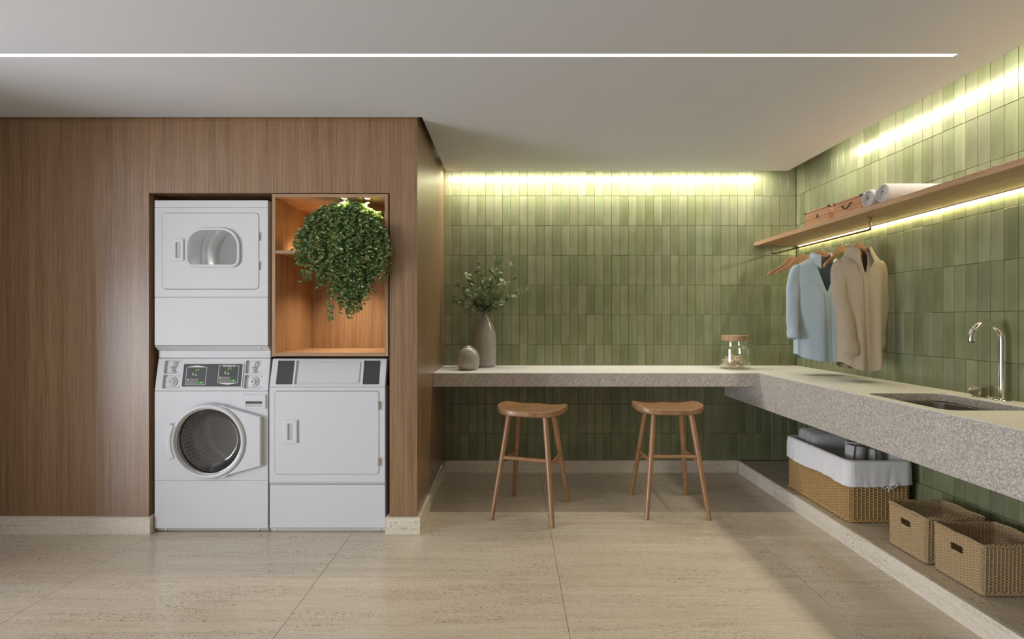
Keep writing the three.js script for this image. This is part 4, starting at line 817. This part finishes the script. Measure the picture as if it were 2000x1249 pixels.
function shirt(name, label, pos, turn, mat, o) {
  const t = thing(name, label, 'shirt', pos, turn), S = o.seed;
  const fold = (a, v) => 0.010 * Math.sin(a * 3 + S) * v + 0.007 * Math.sin(a * 7 + S * 2 + v * 2) * v + 0.004 * Math.sin(a * 12 + S * 3) * v;
  const half = (v) => { const neck = 0.062; if (v < 0.11) return neck + (o.w - neck) * Math.pow(v / 0.11, 0.85); return o.w + (o.hw - o.w) * ((v - 0.11) / 0.89); };
  const deep = (v) => v < 0.11 ? 0.045 + 0.012 * v / 0.11 : 0.057 + o.b * (v - 0.11) / 0.89;
  const gap = (v) => v < o.vee ? o.open * Math.pow(1 - v / o.vee, 0.8) + 0.0 : 0; // opening half angle at the front
  const pt = (a, v, off = 0) => { // a: 0 is the front centre
    const A = half(v), B = deep(v), p = 2.6, c = Math.sin(a), s = Math.cos(a), k = 1 / Math.pow(Math.pow(Math.abs(c), p) + Math.pow(Math.abs(s), p), 1 / p), f = 1 + off / 0.08;
    const hem = o.tail * Math.pow(Math.abs(c), 2.2) * sat((v - 0.6) / 0.4), shoulder = v < 0.11 ? -0.078 * Math.pow(v / 0.11, 1.15) : -0.078 - (o.len - 0.078) * (v - 0.11) / 0.89;
    return [c * k * A * (1 + off / Math.max(0.06, A)), shoulder + hem, s * k * B * f + (s > 0 ? 1 : 0.7) * fold(a, v) + (o.lean || 0) * v];
  };
  mk('body', sheet(72, 44, (u, v) => { const g = gap(v), a = g + u * (2 * Math.PI - 2 * g), p = pt(a, v); return [...p, u * 1.1, p[1]]; }), mat, t);
  mk('placket', sheet(3, 40, (u, v) => { const g = gap(v), p = pt(-g * 1.0 + (u - 0.5) * 0.2 - (g > 0.02 ? 0.1 : 0), v, 0.001); return [p[0], p[1], p[2] + 0.0018, u * 0.03, p[1]]; }), mat, t);
  // collar: stand and fall in one folded sheet, points at the front
  mk('collar', sheet(36, 8, (u, v) => {
    const s = u * 2 - 1, a = Math.PI + s * (Math.PI - 0.32 - o.open * 0.35), tip = Math.pow(Math.abs(s), 5), rx = 0.058, rz = 0.05;
    let r, y; if (v < 0.3) { r = 0; y = -0.012 + 0.05 * (v / 0.3); } else { const q = (v - 0.3) / 0.7; r = 0.004 + (0.02 + 0.022 * tip) * q; y = 0.038 + 0.006 * Math.sin(Math.PI * Math.min(1, q * 3)) - (0.05 + 0.055 * tip) * q; }
    return [Math.sin(a) * (rx + r * 1.25), y - 0.02 * (Math.abs(s) ** 3), Math.cos(a) * (rz + r), u * 0.4, v * 0.09];
  }), mat, t);
  for (const sd of [-1, 1]) { // sleeves hang from the shoulders with a bend at the elbow
    const q = o.sleeve[sd < 0 ? 0 : 1], c = new THREE.CatmullRomCurve3(q.map((p) => new THREE.Vector3(...p)));
    const L = 32, R = 22, sl = (f, a, grow = 0) => {
      const P = c.getPoint(f), T = c.getTangent(f), X = new THREE.Vector3(1, 0, 0).addScaledVector(T, -T.x).normalize(), Z = new THREE.Vector3().crossVectors(X, T).normalize();
      const r = (o.sr - 0.018 * f) * Math.sqrt(sat(0.04 + f / 0.16)) + grow, w = 0.0022 * Math.sin(f * 17 + a * 2 + S) * Math.sin(Math.PI * f) + 0.0025 * Math.sin(a * 3 + f * 5 + S);
      return P.addScaledVector(X, Math.cos(a) * (r * 0.82 + w)).addScaledVector(Z, Math.sin(a) * (r * 0.62 + w));
    };
    mk('sleeve', sheet(R, L, (u, v) => { const p = sl(v, u * Math.PI * 2); return [p.x, p.y, p.z, u * 0.35, v * 0.55]; }), mat, t);
    mk('cuff', sheet(R, 4, (u, v) => { const p = sl(0.895 + 0.12 * v, u * Math.PI * 2, 0.004 + 0.003 * Math.sin(Math.PI * v)); return [p.x, p.y, p.z, u * 0.3, v * 0.07]; }), mat, t);
  }
  return t;
}
shirt('blue_shirt', 'pale blue long-sleeved shirt hanging from the rail', [2.16, 1.722, -3.576], 0.0, BLUE, {
  seed: 1.3, w: 0.195, hw: 0.185, b: 0.03, len: 0.72, vee: 0.34, open: 0.42, tail: 0.05, sr: 0.062,
  sleeve: [[[-0.125, -0.062, 0], [-0.172, -0.1, 0.0], [-0.2, -0.2, 0.01], [-0.212, -0.33, 0.02], [-0.222, -0.45, 0.045], [-0.232, -0.565, 0.075]], [[0.125, -0.062, 0], [0.16, -0.1, 0], [0.176, -0.2, 0.0], [0.185, -0.33, 0.01], [0.18, -0.46, 0.02], [0.175, -0.575, 0.04]]] });
shirt('beige_shirt', 'beige textured long-sleeved shirt hanging in front of the blue one', [2.16, 1.71, -3.186], -0.06, BEIGE, {
  seed: 4.1, w: 0.135, hw: 0.113, b: 0.05, len: 0.735, vee: 0.2, open: 0.22, tail: 0.05, sr: 0.064,
  sleeve: [[[-0.08, -0.055, 0.0], [-0.112, -0.1, 0.005], [-0.128, -0.2, 0.02], [-0.126, -0.33, 0.045], [-0.112, -0.48, 0.075], [-0.1, -0.64, 0.09]], [[0.08, -0.055, 0.0], [0.112, -0.1, -0.005], [0.135, -0.2, -0.02], [0.147, -0.33, -0.03], [0.135, -0.46, -0.03], [0.122, -0.6, -0.025]]] });

// ───────────────────────── wicker baskets ─────────────────────────
const cane = (() => { const a = pnoise(20, 60, 801), b = pnoise(60, 60, 802); return (c) => texture(128, 128, (u, v) => { const k = 0.78 + 0.3 * a(u, v) + 0.14 * b(u, v); return [c[0] * k, c[1] * k, c[2] * k]; }); })();
const CANE = new THREE.MeshStandardMaterial({ map: cane([0.54, 0.345, 0.14]), roughness: 0.6 }), CANE2 = new THREE.MeshStandardMaterial({ map: cane([0.55, 0.39, 0.215]), roughness: 0.65 });
function loop(w, l, r) { // rounded rectangle about the origin by arc length: s metres -> point and outward normal
  const a = w - 2 * r, b = l - 2 * r, q = Math.PI / 2 * r, per = 2 * (a + b) + 4 * q;
  const segs = [[a, 'l', -a / 2, l / 2, 1, 0, 0, 1], [q, 'c', a / 2, b / 2, Math.PI / 2], [b, 'l', w / 2, b / 2, 0, -1, 1, 0], [q, 'c', a / 2, -b / 2, 0], [a, 'l', a / 2, -l / 2, -1, 0, 0, -1], [q, 'c', -a / 2, -b / 2, -Math.PI / 2], [b, 'l', -w / 2, -b / 2, 0, 1, -1, 0], [q, 'c', -a / 2, b / 2, Math.PI]];
  return { per, at(s) { s = ((s % per) + per) % per; for (const g of segs) { if (s <= g[0] + 1e-9) { if (g[1] === 'l') return [g[2] + g[4] * s, g[3] + g[5] * s, g[6], g[7]]; const t = g[4] - s / r; return [g[2] + r * Math.cos(t), g[3] + r * Math.sin(t), Math.cos(t), Math.sin(t)]; } s -= g[0]; } return [0, 0, 0, 1]; } };
}
function strandRing(lp, n, yf, of, rad, sides, skip) { // a closed strand; yf, of: height and outward offset at sample i
  const pos = [], uv = [], idx = [];
  for (let i = 0; i <= n; i++) { const s = i / n * lp.per, [x, z, nx, nz] = lp.at(s), y = yf(i, s), o = of(i, s); for (let k = 0; k <= sides; k++) { const a = k / sides * Math.PI * 2, c = Math.cos(a) * rad[0] + o; pos.push(x + nx * c, y + Math.sin(a) * rad[1], z + nz * c); uv.push(s * 6, k / sides); } }
  for (let i = 0; i < n; i++) { if (skip && skip(lp.at((i + 0.5) / n * lp.per))) continue; for (let k = 0; k < sides; k++) { const a = i * (sides + 1) + k, b = a + sides + 1; idx.push(a, a + 1, b, b, a + 1, b + 1); } }
  const g = new THREE.BufferGeometry(); g.setAttribute('position', new THREE.Float32BufferAttribute(pos, 3)); g.setAttribute('uv', new THREE.Float32BufferAttribute(uv, 2)); g.setIndex(idx); g.computeVertexNormals(); return g;
}
function basket(name, label, pos, w, l, h, o) {
  const t = thing(name, label, 'basket', pos, o.turn || 0, o.group), lp = loop(w, l, o.r), ns = Math.round(lp.per / o.pitch / 2) * 2, n = ns * 4, m = o.mat;
  const flare = (y) => o.flare * (y / h), rowsN = Math.round((h - 0.03) / o.row), st = [];
  const inHole = (y) => (p) => o.hole && p[2] < -0.5 && Math.abs(p[1] - o.hole[0]) < o.hole[1] / 2 && Math.abs(y - o.hole[2]) < o.hole[3] / 2;
  for (let j = 0; j < rowsN; j++) { const y = 0.016 + j * o.row + o.row / 2, ph = j % 2 ? Math.PI : 0; st.push(strandRing(lp, n, () => y, (i) => flare(y) + o.amp * Math.cos(i / 4 * Math.PI + ph), [o.row * 0.36, o.row * 0.47], 6, inHole(y))); }
  mk('woven_strands', merge(st), m, t).userData.kind = 'stuff';
  const stakes = []; for (let i = 0; i < ns; i++) { const [x, z, nx, nz] = lp.at(i / ns * lp.per), f = flare(h); const A = [x, 0.006, z], B = [x + nx * f, h - 0.008, z + nz * f]; const p = [x, z, nx, nz]; if (o.hole && p[2] < -0.5 && Math.abs(p[1] - o.hole[0]) < o.hole[1] / 2) { const q = (y) => [x + nx * flare(y), y, z + nz * flare(y)]; stakes.push(rod(A, q(o.hole[2] - o.hole[3] / 2), o.stake, o.stake, 6), rod(q(o.hole[2] + o.hole[3] / 2), B, o.stake, o.stake, 6)); } else stakes.push(rod(A, B, o.stake, o.stake, 6)); }
  mk('stakes', merge(stakes), m, t).userData.kind = 'stuff';
  // plaited foot and rim: three strands winding about each other
  const braid = (y0, rr0, ry, wave) => merge([0, 1, 2].map((k) => strandRing(lp, n, (i) => y0 + ry * Math.sin(i / n * Math.PI * 2 * ns / 4 + k * 2.094) + wave * Math.sin(i / n * Math.PI * 2 * ns / 8), (i) => flare(y0) + rr0 * Math.cos(i / n * Math.PI * 2 * ns / 4 + k * 2.094), [o.br, o.br], 6)));
  mk('foot_border', braid(0.0105, o.br * 1.1, 0.0045, 0), m, t); mk('rim_border', braid(h - 0.007, o.br * 1.1, 0.005, 0.002), m, t);
  const fs = rrect(-w / 2 + 0.004, -l / 2 + 0.004, w / 2 - 0.004, l / 2 - 0.004, o.r); mk('floor_mat', new THREE.ExtrudeGeometry(fs, { depth: 0.006, bevelEnabled: false }).rotateX(-Math.PI / 2).translate(0, 0.006, 0), m, t);
  return { t, lp, n };
}
{
  const B = [2.148, BB - 0.0013, -3.32], W = 0.365, L = 0.655, H = 0.352;
  const { t } = basket('lined_basket', 'large wicker basket with white cloth liner under the side counter', B, W, L, H, { r: 0.03, pitch: 0.0235, row: 0.0082, amp: 0.0034, stake: 0.0036, br: 0.0058, flare: 0.0, mat: CANE });
  // liner: from inside, over the rim, down the outside with a scalloped edge
  const lp = loop(W, L, 0.03), prof = [[-0.014, -0.16], [-0.013, -0.03], [-0.011, 0.004], [0.0, 0.0115], [0.0125, 0.004], [0.0155, -0.02], [0.0165, -0.06], [0.0165, -0.1], [0.0185, -0.128]];
  const liner = sheet(260, 32, (u, v) => {
    const s = u * lp.per, [x, z, nx, nz] = lp.at(s), f = v * (prof.length - 1), i = Math.min(prof.length - 2, Math.floor(f)), k = f - i, o0 = prof[i][0] + (prof[i + 1][0] - prof[i][0]) * k; let y = prof[i][1] + (prof[i + 1][1] - prof[i][1]) * k;
    const down = sat((v - 0.55) / 0.45), wv = 0.5 + 0.5 * Math.sin(s * 13.1 + 0.6), crease = 0.0035 * Math.sin(s * 31) * down + 0.0018 * Math.sin(s * 83 + 2) * down + 0.003 * Math.sin(s * 11 + v * 5) * down;
    y -= down * 0.012 * wv; const o1 = o0 + (v > 0.5 ? Math.abs(crease) : crease * 0.2);
    return [x + nx * o1, H + y, z + nz * o1, s, y];
  });
  mk('cloth_liner', liner, LINER, t, 'white cotton liner folded over the rim');
  // little bow where the liner is tied on the near side
  const bz = L / 2 + 0.022, by = H - 0.138, bx = 0.03;
  mk('tie_bow', merge([tube([[bx, by, bz], [bx + 0.02, by + 0.006, bz + 0.006], [bx + 0.05, by + 0.024, bz + 0.004], [bx + 0.056, by + 0.014, bz + 0.006], [bx + 0.03, by - 0.002, bz + 0.008], [bx, by, bz]], 0.0022, 30, 6), tube([[bx, by, bz], [bx - 0.02, by + 0.008, bz + 0.006], [bx - 0.034, by + 0.002, bz + 0.006], [bx - 0.02, by - 0.006, bz + 0.008], [bx, by, bz]], 0.0022, 26, 6), tube([[bx, by, bz], [bx + 0.004, by - 0.012, bz + 0.005], [bx + 0.002, by - 0.026, bz + 0.003]], 0.002, 12, 6), tube([[bx, by, bz], [bx + 0.02, by - 0.01, bz + 0.004], [bx + 0.036, by - 0.012, bz + 0.003]], 0.002, 12, 6), new THREE.SphereGeometry(0.0048, 12, 8).translate(bx, by, bz + 0.003)]), LINER, t);
  // towels in the basket
  const y0 = B[1] + 0.0135;
  const stand = (label, x, d, r, len, turn, tilt, mat) => { const o = thing('rolled_towel', label, 'towel', [x, y0 + len / 2, -d], turn, 'towels in the lined basket'); const m = mk('towel', rollGeo(r, len, 3), mat, o); m.rotation.z = Math.PI / 2 - tilt; return o; };
  const fold = thing('folded_towel', 'tall folded grey towel at the far end of the lined basket', 'towel', [2.15, y0, -3.52], 0, 'towels in the lined basket');
  const layer = (k) => { const h = 0.415 - k * 0.004, lw = 0.135, g = sheet(40, 18, (u, v) => { const a = u * Math.PI * 2, p = 5, c = Math.cos(a), s = Math.sin(a), q = 1 / Math.pow(Math.abs(c) ** p + Math.abs(s) ** p, 1 / p), e = v < 0.85 ? 1 : Math.sqrt(Math.max(0.0, 1 - ((v - 0.85) / 0.15) ** 2)); const y = h * (v < 0.85 ? v * 1.06 : 0.901 + 0.099 * Math.sin((v - 0.85) / 0.15 * Math.PI / 2)); return [c * q * lw * (0.86 + 0.14 * e), y, (s * q * 0.035 * Math.max(0.02, e)) + 0.004 * Math.sin(y * 17 + k) + (k - 1) * 0.062, u * 0.6, y]; }); return g; };
  for (let k = 0; k < 3; k++) mk('towel_fold', layer(k), TERRY2, fold);
  stand('rolled grey towel standing in front in the lined basket', 2.1, 3.15, 0.062, 0.40, 0.2, 0.12, TERRY2);
  stand('rolled grey towel standing by the wall in the lined basket', 2.235, 3.17, 0.058, 0.385, 0.6, -0.05, TERRY2);
  stand('rolled grey towel standing in the middle of the lined basket', 2.21, 3.3, 0.06, 0.385, 1.1, 0.05, TERRY2);
  const sm = { r: 0.012, pitch: 0.0165, row: 0.0062, amp: 0.0024, stake: 0.0026, br: 0.0036, flare: 0.004, mat: CANE2, group: 'small open baskets' };
  basket('open_basket', 'small empty wicker basket beside the large lined basket', [2.146, BB - 0.0013, -2.6], 0.285, 0.235, 0.229, { ...sm, hole: [0, 0.062, 0.155, 0.03] });
  basket('open_basket', 'small empty wicker basket farthest from the large lined basket', [2.156, BB - 0.0013, -2.315], 0.285, 0.245, 0.226, { ...sm, hole: [0, 0.062, 0.155, 0.03] });
}

renderer.render(scene, camera);
